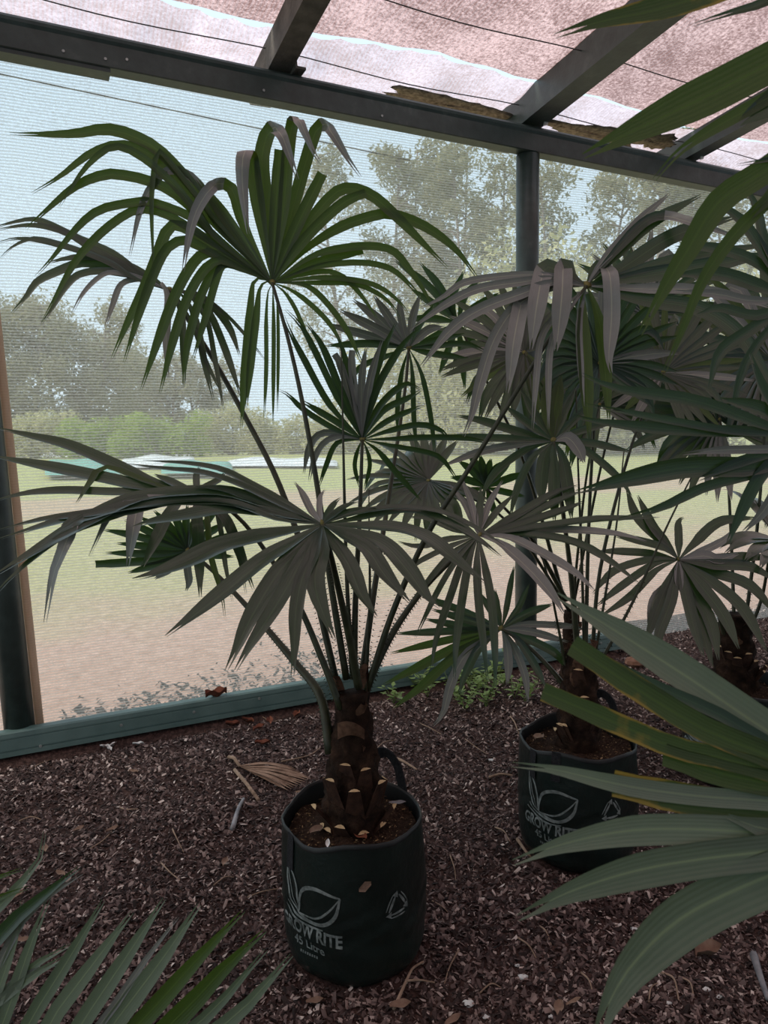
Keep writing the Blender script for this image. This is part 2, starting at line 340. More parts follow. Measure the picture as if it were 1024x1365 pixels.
def undul(x, y): return 0.012 * math.sin(3.1 * x + 1.3 * y) + 0.008 * math.sin(7.3 * x - 4.1 * y) + 0.006 * math.sin(13.7 * y + 2 * x)

def floor_edge(s): return 0.17 + 0.35 * min(1.0, max(0.0, (s - 3.5) / 0.5))
def floor_pt(s, o):
    k = 1 if s < 3.55 else 0
    light_bank = 0.055 * min(1, max(0, (o - 0.03)) / 0.05) * k - 0.02 * max(0, 1 - abs(o + 0.03) / 0.10) * k  # unseen ridge behind the rail, added to stop light passing below it
    return (s, o, undul(s, o) * (1 - k * min(1, max(0, (o + 0.3) / 0.3))) - 0.012 + light_bank)
# floor: slightly uneven bare mulch soil
tag(wall_obj(grid(S0, S1, 124, 0, 1, 74, lambda s, t: floor_pt(s, OFFBACK + (floor_edge(s) - OFFBACK) * t)), 'floor', 'soil', smooth=True), kind='structure')
# the yard outside
tag(wall_obj(grid(-70, 90, 80, 0.17, 110, 70, lambda s, o: (s, o, -0.03 + (0.15 * math.sin(s * 0.13 + o * 0.2) if o > 3 else 0))), 'ground', 'yard', smooth=True), kind='structure')

# side cloth wall with soft ripples
def wc(s, z): return (s, 0.185 + 0.010 * math.sin(s * 2.2 + z) + 0.006 * math.sin(s * 5.1 + 2 * z) + 0.02 * math.sin(math.pi * min(1, max(0, z / 3))), z)
tag(wall_obj(grid(S0, S1, 90, -0.04, 3.12, 24, wc), 'wall_back', 'wallcloth', smooth=True), kind='structure')
# the other sides of the house
tag(wall_obj(grid(S0, S1, 20, 0.0, 3.9, 4, lambda s, z: (s, OFFBACK, z)), 'wall_front', 'rearcloth'), kind='structure')
tag(wall_obj(grid(OFFBACK, 0.18, 20, 0.0, 3.4, 4, lambda o, z: (S0, o, z)), 'wall_left', 'wallcloth'), kind='structure')
tag(wall_obj(grid(OFFBACK, 0.18, 20, 0.0, 3.0, 4, lambda o, z: (S1, o, z)), 'wall_right', 'wallcloth'), kind='structure')

# roof cloth: a pink weathered upper sheet and a paler strip along the eave
RAF = [-2.85, -1.42, 0.02, 1.42, 2.90, 4.12, 5.5, 6.9, 8.3, 9.7]
def sag(s):
    k = 0.0
    for a, b in zip(RAF, RAF[1:]):
        if a <= s <= b: k = math.sin(math.pi * (s - a) / (b - a))
    return k
def rc(s, o): return (s, o, roof_z(s, o) + 0.012 - 0.05 * sag(s) * (0.4 + 0.6 * abs(math.sin(o * 2.4))) + 0.008 * math.sin(17 * s + 5 * o) * math.sin(9 * o))
def seam_off(s): return -0.06 + 0.05 * math.sin(1.9 * s) + 0.03 * math.sin(4.7 * s + 1)
tag(wall_obj(grid(S0, S1, 160, OFFBACK, 0, 60, lambda s, o: rc(s, OFFBACK + (o - OFFBACK) * (seam_off(s) - OFFBACK) / -OFFBACK)), 'ceiling', 'roofcloth', smooth=True), kind='structure')
def ec(s, t):
    gap = 0.016 + 0.030 * abs(math.sin(s * math.pi / 0.17)) * (0.6 + 0.4 * math.sin(1.3 * s))     # laced edge: scalloped gaps of sky
    o = seam_off(s) + gap + t * (0.40 - seam_off(s)); x, y, z = rc(s, o)
    return (x, y, z + 0.018 * math.sin(8 * s + 6 * t) * math.sin(3 * t) - 0.03 * sag(s) * t)
tag(wall_obj(grid(S0, S1, 760, 0, 1, 10, ec), 'ceiling_eave_strip', 'eavecloth', smooth=True), kind='structure')
# straining wires under the roof cloth and one behind the side cloth
for k, (o, lab) in enumerate([(0.10, 'thin dark roof wire running just above the green eave beam'), (0.30, 'thin dark roof wire under the pale eave strip, outside the beam'), (-0.44, 'thin dark roof wire under the pink cloth, inside the join'), (-1.25, 'thin dark roof wire under the pink cloth, furthest from the eave beam')]):
    mb = MB(); mb.tube([(s, o + 0.01 * math.sin(s * 0.9), roof_z(s, o) - 0.045 + 0.01 * math.cos(s * 4.4)) for s in np.linspace(-1.2, 7, 60)], 0.0028, 6)
    tag(wall_obj(mb, 'roof_wire', 'wire'), lab, 'wire')
mb = MB(); mb.tube([(s, 0.225, 3.02 - 0.055 * s) for s in np.linspace(-1.0, 2.2, 20)], 0.003, 6)
tag(wall_obj(mb, 'wall_wire', 'wire'), 'thin dark wire sloping down behind the side cloth under the beam', 'wire')

# eave beam: rolled C channel
prof = [(0.052, 0.034), (0.045, 0.038), (0.045, 0.128), (0.038, 0.142), (0.036, 0.155), (0.044, 0.167), (0.060, 0.172), (0.130, 0.172), (0.130, 0.034)]
v = []; f = []; ss = np.linspace(S0, S1, 32)
for s in ss: v += [(s, y, beam_top(s) - 0.178 + z) for y, z in prof]
np_ = len(prof)
for i in range(len(ss) - 1): f += [(i * np_ + k, i * np_ + (k + 1) % np_, (i + 1) * np_ + (k + 1) % np_, (i + 1) * np_ + k) for k in range(np_)]
beam = tag(wall_obj((v, f), 'eave_beam', 'steel'), 'long dark green steel beam along the eave above the posts', 'beam')
mb = MB(); mb.box((-1.6, 0.10, beam_top(-1.6) - 0.1535), (2.24, 0, -0.058), (0, 0.045, 0), (0, 0, 0.0085))
wall_obj(mb, 'packing_plate', 'steel', beam)
for s in (0.45, 0.62, 0.71, 1.33, 1.95):
    mb = MB(); mb.tube([(s, 0.047, beam_top(s) - 0.10 + 0.02 * math.sin(s * 9)), (s, 0.040, beam_top(s) - 0.10 + 0.02 * math.sin(s * 9))], 0.006, 8)
    wall_obj(mb, 'screw', 'screw', beam)

# posts
def post(s, lean, label, r=0.066):
    mb = MB(); zt = beam_top(s) - 0.146
    mb.tube([(s + lean * (1.5 - z) , 0.111, z) for z in (-0.02, 0.8, 1.6, 2.4, zt)], r, 28)
    o = tag(wall_obj(mb, 'steel_post', 'steel', smooth=True), label, 'post')
    for p in o.data.polygons:
        if len(p.vertices) > 4: p.use_smooth = False
    return o
post(0.045, 0.030, 'round dark green post beside the brown rolled cloth hem')
post(2.898, 0.0, 'round dark green post standing behind the palms under the wide green rafter')
post(5.75, 0.0, 'round dark green post far along the cloth wall, hidden behind palm leaves')
# cloth hem wrapped on a batten beside the first post
mb = MB(); mb.tube([(0.128 - 0.030 * (z - 1.5), 0.160, z) for z in np.linspace(0.05, 3.0, 12)], 0.046, 12, flat=0.4)
MT['hem'] = mat_cloth('cloth_hem', (0.60, 0.46, 0.35), 0.10, 0.03, 0.012, 'Z', trans_w=0.5, fine=0.1)
tag(wall_obj(mb, 'cloth_hem', 'hem', smooth=True), 'brown rolled cloth hem running up beside the end post', 'hem')

# base rail
prof = [(y, z - 0.018) for y, z in [(0.0, 0.030), (0.0, 0.048), (0.005, 0.050), (0.005, 0.055), (0.0, 0.057), (0.0, 0.100), (0.004, 0.102), (0.004, 0.107), (0.0, 0.109), (0.002, 0.128), (0.010, 0.134), (0.045, 0.136), (0.045, 0.030)]]
v = []; f = []; ss = np.linspace(S0, 3.62, 40); np_ = len(prof)
for s in ss: v += [(s, y + 0.02 * (z - 0.012) / 0.1, z + 0.004 * math.sin(s * 1.1)) for y, z in prof]
for i in range(len(ss) - 1): f += [(i * np_ + k, i * np_ + (k + 1) % np_, (i + 1) * np_ + (k + 1) % np_, (i + 1) * np_ + k) for k in range(np_)]
f += [tuple(range(np_)), tuple((len(ss) - 1) * np_ + k for k in range(np_ - 1, -1, -1))]
rail = tag(wall_obj((v, f), 'baseboard_back', 'rail'), kind='structure')
for s, z in ((0.17, 0.054), (0.52, 0.085), (0.86, 0.088), (1.19, 0.10), (1.62, 0.075), (2.2, 0.085), (2.75, 0.08), (3.4, 0.085)):
    z -= 0.018; mb = MB(); y0 = 0.02 * (z - 0.012) / 0.1
    mb.tube([(s, y0 + 0.002, z), (s, y0 - 0.004, z + 0.001)], 0.007, 10); mb.tube([(s, y0 - 0.003, z), (s, y0 - 0.006, z)], 0.004, 6)
    wall_obj(mb, 'screw', 'screw', rail)

# rafters: run from the outside tail up towards the camera side
def rafter(s, mat, wd, dp, label, bracket):
    mb = MB(); bt = beam_top(s) + 0.004
    def z(o): return bt + 0.1 * (0.1 - o)
    o0, o1 = (0.52, OFFBACK + 0.05); tail = 0.10
    v = []
    for sx in (-wd / 2, wd / 2):
        v += [(s + sx, o0 - tail, z(o0 - tail)), (s + sx, o0, z(o0) + dp * 0.75), (s + sx, o0, z(o0) + dp), (s + sx, o1, z(o1) + dp), (s + sx, o1, z(o1))]
    mb.add(v, [(0, 1, 2, 3, 4), (9, 8, 7, 6, 5), (0, 5, 6, 1), (1, 6, 7, 2), (2, 7, 8, 3), (3, 8, 9, 4), (4, 9, 5, 0)])
    r = tag(wall_obj(mb, 'rafter', mat), label, 'rafter')
    # splice bracket on the beam
    mb = MB(); x = s + wd / 2
    if bracket == 'plate':
        mb.box((x + 0.006, 0.05, bt + 0.05), (0.005, 0, 0), (0, 0.05, 0), (0, 0.01, 0.06)); mb.box((x + 0.03, 0.06, bt + 0.006), (0.03, 0, 0), (0, 0.05, 0), (0, 0, 0.006))
    else:
        mb.box((x - 0.012, 0.02, bt + 0.035), (0.014, 0, 0.004), (0, 0.004, 0), (0.006, 0.0, 0.045))
    wall_obj(mb, 'bracket', mat if bracket == 'plate' else 'screw', r)
    for zz in (0.05, 0.09):
        mb = MB(); mb.tube([(x, -0.06, z(-0.06) + zz), (x + 0.008, -0.06, z(-0.06) + zz)], 0.006, 8); wall_obj(mb, 'bolt', 'screw', r)
    return r
rafter(0.02, 'steel', 0.09, 0.14, 'dark green rafter above the end post of the cloth wall', 'clip')
rafter(1.42, 'timber', 0.11, 0.14, 'weathered grey timber rafter bolted with a plate to the eave beam', 'plate')
rafter(2.90, 'steel', 0.14, 0.16, 'wide dark green rafter resting on the beam directly above the middle post', 'clip')
rafter(4.12, 'steel', 0.10, 0.14, 'dark green rafter over the beam, second along from the timber rafter', 'clip')
rafter(5.50, 'steel', 0.10, 0.14, 'dark green rafter over the beam, third along from the timber rafter', 'clip')

# brown leaf dirt caught on the roof cloth above the beam
def blob(c, rx, ry, rz, seed, nu=14, nv=7):
    r_ = random.Random(seed); v = []; f = []
    ph = [r_.uniform(0, 6.28) for _ in range(4)]
    for j in range(nv + 1):
        for i in range(nu):
            a = 2 * math.pi * i / nu; b = math.pi * j / nv
            k = 1 + (r_.uniform(-0.16, 0.16) if nu > 30 else 0) + 0.16 * math.sin(3 * a + ph[0]) + 0.10 * math.sin(5 * a + 2 * b + ph[1]) + 0.08 * math.sin(4 * b + ph[2])
            v.append((c[0] + rx * k * math.sin(b) * math.cos(a), c[1] + ry * k * math.sin(b) * math.sin(a), c[2] + rz * k * math.cos(b)))
    f = [(j * nu + i, (j + 1) * nu + i, (j + 1) * nu + (i + 1) % nu, j * nu + (i + 1) % nu) for j in range(nv) for i in range(nu)]
    return v, f
MT['dirt'] = mat_noise('leaf_dirt', [(0.3, (0.12, 0.10, 0.075)), (0.7, (0.38, 0.32, 0.25))], 40, 0.95, 0.1, 0.8, 6, 60)
for s, o, ln, lab in ((2.42, 0.20, 0.38, 'long brown drift of leaf dirt sagging against the eave, before the middle post'), (3.45, 0.17, 0.36, 'brown drift of leaf dirt on the eave strip, past the middle post'), (3.85, 0.12, 0.16, 'small brown heap of leaf dirt under the eave cloth, near a rafter')):
    v, f = blob((0, 0, 0), ln, 0.10, 0.008, int(s * 100), 40, 7)
    z0 = roof_z(s, o) - 0.058
    tag(wall_obj(([(s + x, o + y, z0 + z - 0.026 * x) for x, y, z in v], f), 'leaf_dirt', 'dirt', smooth=True), lab, 'dirt')
# ------------------------------------------------------------------ grow bags
def bag_r(th, z, sd, R=0.2):
    t = z / 0.39
    r = R * (0.955 + 0.05 * math.sin(math.pi * min(1, t * 0.85 + 0.12)))
    if t < 0.10: r *= 0.90 + 0.10 * math.sin(math.pi / 2 * t / 0.10)
    r += 0.0035 * math.sin(3 * th + sd) + 0.0025 * math.sin(7 * th + 11 * z + sd * 2)
    r += 0.0022 * math.sin(70 * z + 4 * th + sd) * math.exp(-((t - 0.25) / 0.22) ** 2) + 0.0018 * math.sin(110 * z - 9 * th + sd) * math.exp(-((t - 0.45) / 0.15) ** 2)
    return r
def bag_pt(c, a, z, sd, out=0.0):
    """a: degrees, 0 = towards the camera side (-Y), positive to the right"""
    th = math.radians(a); r = bag_r(th, z, sd) + out
    return (c[0] + r * math.sin(th), c[1] - r * math.cos(th), z)
def rim_z(a, sd): return 0.385 + 0.010 * math.sin(math.radians(a) * 2 + sd) + 0.006 * math.sin(math.radians(a) * 5 + sd * 2)
def text_mesh(body, size, bold):
    cu = bpy.data.curves.new('txt', 'FONT'); cu.body = body; cu.size = size; cu.align_x = 'CENTER'; cu.align_y = 'CENTER'; cu.offset = bold; cu.resolution_u = 3
    to = bpy.data.objects.new('txt', cu); COL.objects.link(to)
    dg = bpy.context.evaluated_depsgraph_get(); me = bpy.data.meshes.new_from_object(to.evaluated_get(dg))
    bm = bmesh.new(); bm.from_mesh(me); bmesh.ops.triangulate(bm, faces=bm.faces[:])
    bmesh.ops.subdivide_edges(bm, edges=[e for e in bm.edges if e.calc_length() > 0.012], cuts=1)
    v = [tuple(q.co) for q in bm.verts]; f = [[q.index for q in p.verts] for p in bm.faces]
    bm.free(); bpy.data.objects.remove(to); bpy.data.curves.remove(cu); bpy.data.meshes.remove(me)
    return v, f
def stroke(pts, wd, n=16):
    p = catmull(pts, n); v = []; f = []
    for i in range(n):
        t = p[min(i + 1, n - 1)] - p[max(i - 1, 0)]; t = t / (np.linalg.norm(t) + 1e-9); q = np.array([-t[1], t[0]])
        k = wd * (0.35 + 0.65 * math.sin(math.pi * (i + 0.5) / n))
        v += [tuple(p[i] + q * k) + (0,), tuple(p[i] - q * k) + (0,)]
    return v, [(2 * i, 2 * i + 1, 2 * i + 3, 2 * i + 2) for i in range(n - 1)]
TXT = {}
def grow_bag(c, yaw, sd, label, handles=(), detail=True, tri=60):
    root = empty('grow_bag', (c[0], c[1], 0)); tag(root, label, 'bag', 'dark green printed grow bags')
    NA, NZ = 72, 34; v = []; f = []
    for j in range(NZ + 1):
        for i in range(NA):
            a = 360 * i / NA; z = 0.002 + (rim_z(a, sd) - 0.002) * j / NZ; v.append(bag_pt(c, a, z, sd))
    f = [(j * NA + i, j * NA + (i + 1) % NA, (j + 1) * NA + (i + 1) % NA, (j + 1) * NA + i) for j in range(NZ) for i in range(NA)]
    f.append(tuple(range(NA - 1, -1, -1)))
    obj('bag_body', v, f, 'bag', root)
    # folded black lining inside the rim
    v = []
    prof = [(0.0012, -0.010), (0.0025, 0.002), (-0.002, 0.004), (-0.006, -0.004), (-0.012, -0.075)]
    for (dr, dz) in prof:
        for i in range(NA):
            a = 360 * i / NA; v.append(bag_pt(c, a, rim_z(a, sd) + dz + (0.004 * math.sin(i * 1.7 + sd) if dz < -0.01 else 0), sd, dr + 0.001 * math.sin(i * 2.1)))
    f = [(j * NA + i, j * NA + (i + 1) % NA, (j + 1) * NA + (i + 1) % NA, (j + 1) * NA + i) for j in range(len(prof) - 1) for i in range(NA)]
    obj('rim_lining', v, f, 'bag_in', root)
    # webbing straps sewn down, and upright loops
    for a, kind in handles:
        if kind == 'patch':
            v = []
            for j in range(9):
                z = rim_z(a, sd) + 0.004 - 0.012 * j
                for da in (-4.5, 4.5): v.append(bag_pt(c, a + da, z, sd, 0.004))
            obj('strap_patch', v, [(2 * j, 2 * j + 1, 2 * j + 3, 2 * j + 2) for j in range(8)], 'strap', root)
        else:
            pts = []
            for t in np.linspace(0, 1, 22):
                aa = a + (-20 + 40 * t); up = math.sin(math.pi * t) ** 0.6 * 0.105
                p = np.array(bag_pt(c, aa, rim_z(aa, sd) - 0.05, sd, -0.004)); p[2] = rim_z(aa, sd) - 0.05 + up + 0.04 * min(1, 6 * t, 6 * (1 - t)); pts.append(p)
            rad = np.array([math.sin(math.radians(a)), -math.cos(math.radians(a)), 0]); v = []
            for i, p in enumerate(pts):
                t = pts[min(i + 1, 21)] - pts[max(i - 1, 0)]; t = t / np.linalg.norm(t); q = np.cross(t, rad); q /= np.linalg.norm(q)
                lean = 0.25; wv = (rad * lean + q * (1 - lean)); wv /= np.linalg.norm(wv); nv = np.cross(t, wv)
                for sx, sy in ((-1, -1), (1, -1), (1, 1), (-1, 1)): v.append(p + wv * 0.017 * sx + nv * 0.002 * sy)
            f = [(4 * i + k, 4 * i + (k + 1) % 4, 4 * i + 4 + (k + 1) % 4, 4 * i + 4 + k) for i in range(21) for k in range(4)] + [(3, 2, 1, 0), (84, 85, 86, 87)]
            obj('handle', v, f, 'strap', root, smooth=False)
    # print
    deg = 180 / math.pi / 0.2
    def wrap(vf, x0, z0, name):
        v, f = vf; return obj(name, [bag_pt(c, yaw + (x + x0) * deg, z0 + y, sd, 0.0016) for x, y, *_ in v], f, 'print', root, smooth=False)
    if detail:
        for key, sz, bold in (('GROW RITE', 0.048, 0.0016), ('45 Litre', 0.034, 0.0006)):
            if key not in TXT: TXT[key] = text_mesh(key, sz, bold)
        wrap(([(x * 0.80, y) for x, y, *_ in TXT['GROW RITE'][0]], TXT['GROW RITE'][1]), 0, 0.142, 'lettering')
        wrap(TXT['45 Litre'], 0.0, 0.104, 'lettering')
        tick = MB()                                   # a last line too small to read: worn ticks
        for i in range(8): tick.add([(-0.030 + 0.0078 * i, -0.004, 0), (-0.0255 + 0.0078 * i, -0.004, 0), (-0.0255 + 0.0078 * i, 0.003, 0), (-0.030 + 0.0078 * i, 0.003, 0)], [(0, 1, 2, 3)])
        wrap((tick.v, tick.f), 0.0, 0.079, 'worn_print')
    # leaf emblem: a small upright leaf and a big one lying to the right, each an outline with a mid vein
    sm = [[(-0.035, -0.045), (-0.068, -0.02), (-0.085, 0.03), (-0.088, 0.072)], [(-0.088, 0.072), (-0.055, 0.045), (-0.040, 0.005), (-0.035, -0.045)], [(-0.035, -0.045), (-0.062, 0.0), (-0.085, 0.065)]]
    bg = [[(-0.035, -0.045), (-0.02, 0.02), (0.03, 0.045), (0.10, 0.032)], [(0.10, 0.032), (0.085, -0.02), (0.04, -0.052), (-0.035, -0.045)], [(-0.035, -0.045), (0.03, -0.035), (0.07, -0.005), (0.10, 0.032)]]
    sw = [[(-0.09, -0.045), (-0.05, -0.062), (0.0, -0.068), (0.05, -0.064)], [(-0.08, -0.03), (-0.05, -0.05), (0.0, -0.056), (0.03, -0.058)]]
    mbv, mbf = [], []
    for pts, wd in [(q, 0.0042) for q in sm[:2]] + [(sm[2], 0.0022)] + [(q, 0.0055) for q in bg[:2]] + [(bg[2], 0.003)] + [(q, 0.0035) for q in sw]:
        v, f = stroke(pts, wd); b = len(mbv); mbv += v; mbf += [[b + i for i in q] for q in f]
    wrap((mbv, mbf), 0.0, 0.228, 'leaf_emblem')
    if detail:     # triangle of three bent arrows
        mbv, mbf = [], []
        cx, cy, R = 0, 0, 0.040
        tri_ = [(R * math.sin(math.radians(k)), R * math.cos(math.radians(k))) for k in (0, 120, 240)]
        for i in range(3):
            a_, b_ = np.array(tri_[i]), np.array(tri_[(i + 1) % 3])
            for wd, off in ((0.0035, 0.0), (0.002, -0.009)):
                nrm = np.array([-(b_ - a_)[1], (b_ - a_)[0]]); nrm = nrm / np.linalg.norm(nrm) * off
                v, f = stroke([a_ * 0.9 + (b_ - a_) * 0.12 - nrm, a_ + (b_ - a_) * 0.5 - nrm, a_ + (b_ - a_) * 0.80 - nrm], wd, 8); k = len(mbv); mbv += v; mbf += [[k + q for q in qq] for qq in f]
            hd = a_ + (b_ - a_) * 0.78; d_ = (b_ - a_) / np.linalg.norm(b_ - a_); q_ = np.array([-d_[1], d_[0]]); k = len(mbv)
            mbv += [tuple(hd + q_ * 0.010) + (0,), tuple(hd - q_ * 0.010) + (0,), tuple(hd + d_ * 0.016) + (0,)]; mbf.append([k, k + 1, k + 2])
        wrap((mbv, mbf), tri / deg, 0.220, 'recycling_mark')
    # potting mix
    v = []; f = []; NR = 9; sz = 0.342
    for j in range(NR + 1):
        for i in range(48):
            a = 7.5 * i; k = j / NR; p = bag_pt(c, a, sz, sd, -0.016); x = c[0] + (p[0] - c[0]) * k; y = c[1] + (p[1] - c[1]) * k
            v.append((x, y, sz + 0.012 * math.sin(9 * x * 5 + sd) * math.sin(31 * y) * k + 0.02 * (1 - k)))
    f = [(j * 48 + i, (j + 1) * 48 + i, (j + 1) * 48 + (i + 1) % 48, j * 48 + (i + 1) % 48) for j in range(NR) for i in range(48)]
    obj('potting_mix', v, f, 'potsoil', root)
    if detail: chips_mesh('mix_crumbs', 'potchip', [(c[0] + 0.175 * math.sqrt(u) * math.cos(w_), c[1] + 0.175 * math.sqrt(u) * math.sin(w_), sz + 0.012) for u, w_ in zip(nprng.random(900), nprng.random(900) * 6.283)], 0.002, 0.007, root).__setitem__('kind', 'stuff')
    return root
def chips_mesh(name, mat, pos, smin, smax, parent=None, elong=1.7, tilt=0.5):
    """small six-sided chips, 5 vertices each (a tilted flake with a ridge)"""
    pos = np.array(pos, float); n = len(pos)
    s = smin + (smax - smin) * nprng.random(n) ** 2.2
    yaw = nprng.random(n) * 2 * np.pi; el = 1 + (elong - 1) * nprng.random(n); tl = (nprng.random((n, 2)) - 0.5) * 2 * tilt
    base = np.array([[-1, -0.6, 0], [1, -0.5, 0], [0.85, 0.6, 0], [-0.9, 0.5, 0], [0.1, 0.0, 0.55]])
    b = base[None] * (1 + 0.5 * (nprng.random((n, 5, 3)) - 0.5)); b = b * s[:, None, None] * 0.5; b[:, :, 0] *= el[:, None]
    b[:, :, 2] += b[:, :, 0] * tl[:, :1] + b[:, :, 1] * tl[:, 1:]
    x = b[:, :, 0] * np.cos(yaw)[:, None] - b[:, :, 1] * np.sin(yaw)[:, None]; y = b[:, :, 0] * np.sin(yaw)[:, None] + b[:, :, 1] * np.cos(yaw)[:, None]
    v = np.stack([x, y, b[:, :, 2]], -1) + pos[:, None, :]
    fc = np.array([[0, 1, 4], [1, 2, 4], [2, 3, 4], [3, 0, 4]]); f = (fc[None] + (np.arange(n) * 5)[:, None, None]).reshape(-1, 3)
    return obj_np(name, v.reshape(-1, 3), f, mat, parent, origin_of(parent) if parent is not None else (0, 0, 0))

BAG1, BAG2, BAG3 = (-0.10, 1.98), (0.65, 2.46), (1.43, 2.98)
grow_bag(BAG1, -37, 0.7, 'dark green grow bag standing alone in front, below the palm with folded pale tips', ((-58, 'patch'), (152, 'loop')), tri=72)
grow_bag(BAG2, -43, 2.1, 'green printed grow bag between the foremost bag and the one by the wall', ((-62, 'patch'), (140, 'loop'), (-35, 'patch')), tri=60)
grow_bag(BAG3, -62, 4.4, 'green grow bag set furthest along the wall, half hidden by leaves', ((-75, 'patch'),), tri=60)

# ------------------------------------------------------------------ palm builders
def leaf_strip(pts, width, nrm, blunt=False, fold=0.16, n=13, split=0.84, seed=0):
    """one leaflet along a 3-D path: creased blade that opens from the hub, ends in two prongs"""
    if width > 0.020: split = max(split, 0.93)
    p = catmull(pts, n); rr = random.Random(seed)
    T = np.gradient(p, axis=0); T /= (np.linalg.norm(T, axis=1)[:, None] + 1e-9)
    lat = None; L = []
    for t in T:
        c_ = np.cross(t, nrm); m_ = np.linalg.norm(c_)
        if m_ > 0.5 or lat is None:
            c_ = c_ / (m_ + 1e-9)
            if lat is not None and c_ @ lat < 0: c_ = -c_
            lat = c_
        else:
            lat = lat - t * (lat @ t); lat = lat / np.linalg.norm(lat)
        L.append(lat)
    v = []; f = []
    ts = np.linspace(0, 1, n); k = 0; rows = []
    for i, t in enumerate(ts):
        w_ = width * 0.5 * ((0.08 + 0.92 * (t / 0.34)) if t < 0.34 else 1.0)
        if t > 0.66 and not blunt: w_ *= max(0.0, 1 - ((t - 0.66) / 0.34) ** 1.5 * 0.94)
        if blunt and t > 0.9: w_ *= 0.86
        N = np.cross(L[i], T[i]); c = p[i] - N * w_ * fold * 2
        if t <= split or blunt:
            rows.append((len(v), 3)); v += [p[i] + L[i] * w_, c, p[i] - L[i] * w_]
        else:
            q = (t - split) / (1 - split); g = (w_ * 0.25 + 0.10 * q * min(width, 0.02))
            rows.append((len(v), 4)); v += [p[i] + L[i] * (w_ + min(width, 0.02) * 0.10 * q), c + L[i] * g, c - L[i] * g, p[i] - L[i] * (w_ + min(width, 0.02) * 0.10 * q)]
    for (a, na), (b, nb) in zip(rows, rows[1:]):
        if na == 3 and nb == 3: f += [(a, a + 1, b + 1, b), (a + 1, a + 2, b + 2, b + 1)]
        elif na == 3: f += [(a, a + 1, b + 1, b), (a + 1, a + 2, b + 3, b + 2)]
        else: f += [(a, a + 1, b + 1, b), (a + 2, a + 3, b + 3, b + 2)]
    leaf_strip.rows = rows
    return v, f
def stalk_mesh(pts, r0, r1, thorn=0.0, seed=0):
    mb = MB(); n = max(10, len(pts) * 4); p = catmull(pts, n); rad = np.linspace(r0, r1, n)
    mb.tube(p, rad, 7, 0, True, 0.7)
    if thorn > 0:
        rr = random.Random(seed)
        for i in range(1, int(n * thorn) - 1):
            for fr in (0.0, 0.33, 0.66):
                q = p[i] + (p[i + 1] - p[i]) * fr; t = p[i + 1] - p[i]; t /= np.linalg.norm(t)
                for sgn in (-1, 1):
                    sd = RIGHT * sgn; sd = sd - t * (sd @ t); sd /= np.linalg.norm(sd)
                    b0 = q + sd * rad[i] * 0.85; tip = b0 + sd * 0.007 - t * 0.003
                    mb.add([b0 + t * 0.002, b0 - t * 0.002, b0 + np.cross(t, sd) * 0.0015, tip], [(0, 1, 3), (1, 2, 3), (2, 0, 3)])
    return mb
def hub_mesh(mb, hub, axis, nrm, r=0.016):
    a = axis / np.linalg.norm(axis); s = np.cross(nrm, a)
    v = [hub - a * r * 1.5]; 
    for k in range(9):
        q = -1.2 + 2.4 * k / 8; v.append(hub + (a * math.cos(q) + s * math.sin(q)) * r * 1.3)
    v += [hub + nrm * r * 0.5, hub - nrm * r * 0.5]
    f = []
    for k in range(8): f += [(1 + k, 2 + k, 10), (2 + k, 1 + k, 11)]
    f += [(0, 1, 10), (9, 0, 10), (1, 0, 11), (0, 9, 11)]
    mb.add(v, f, 1)
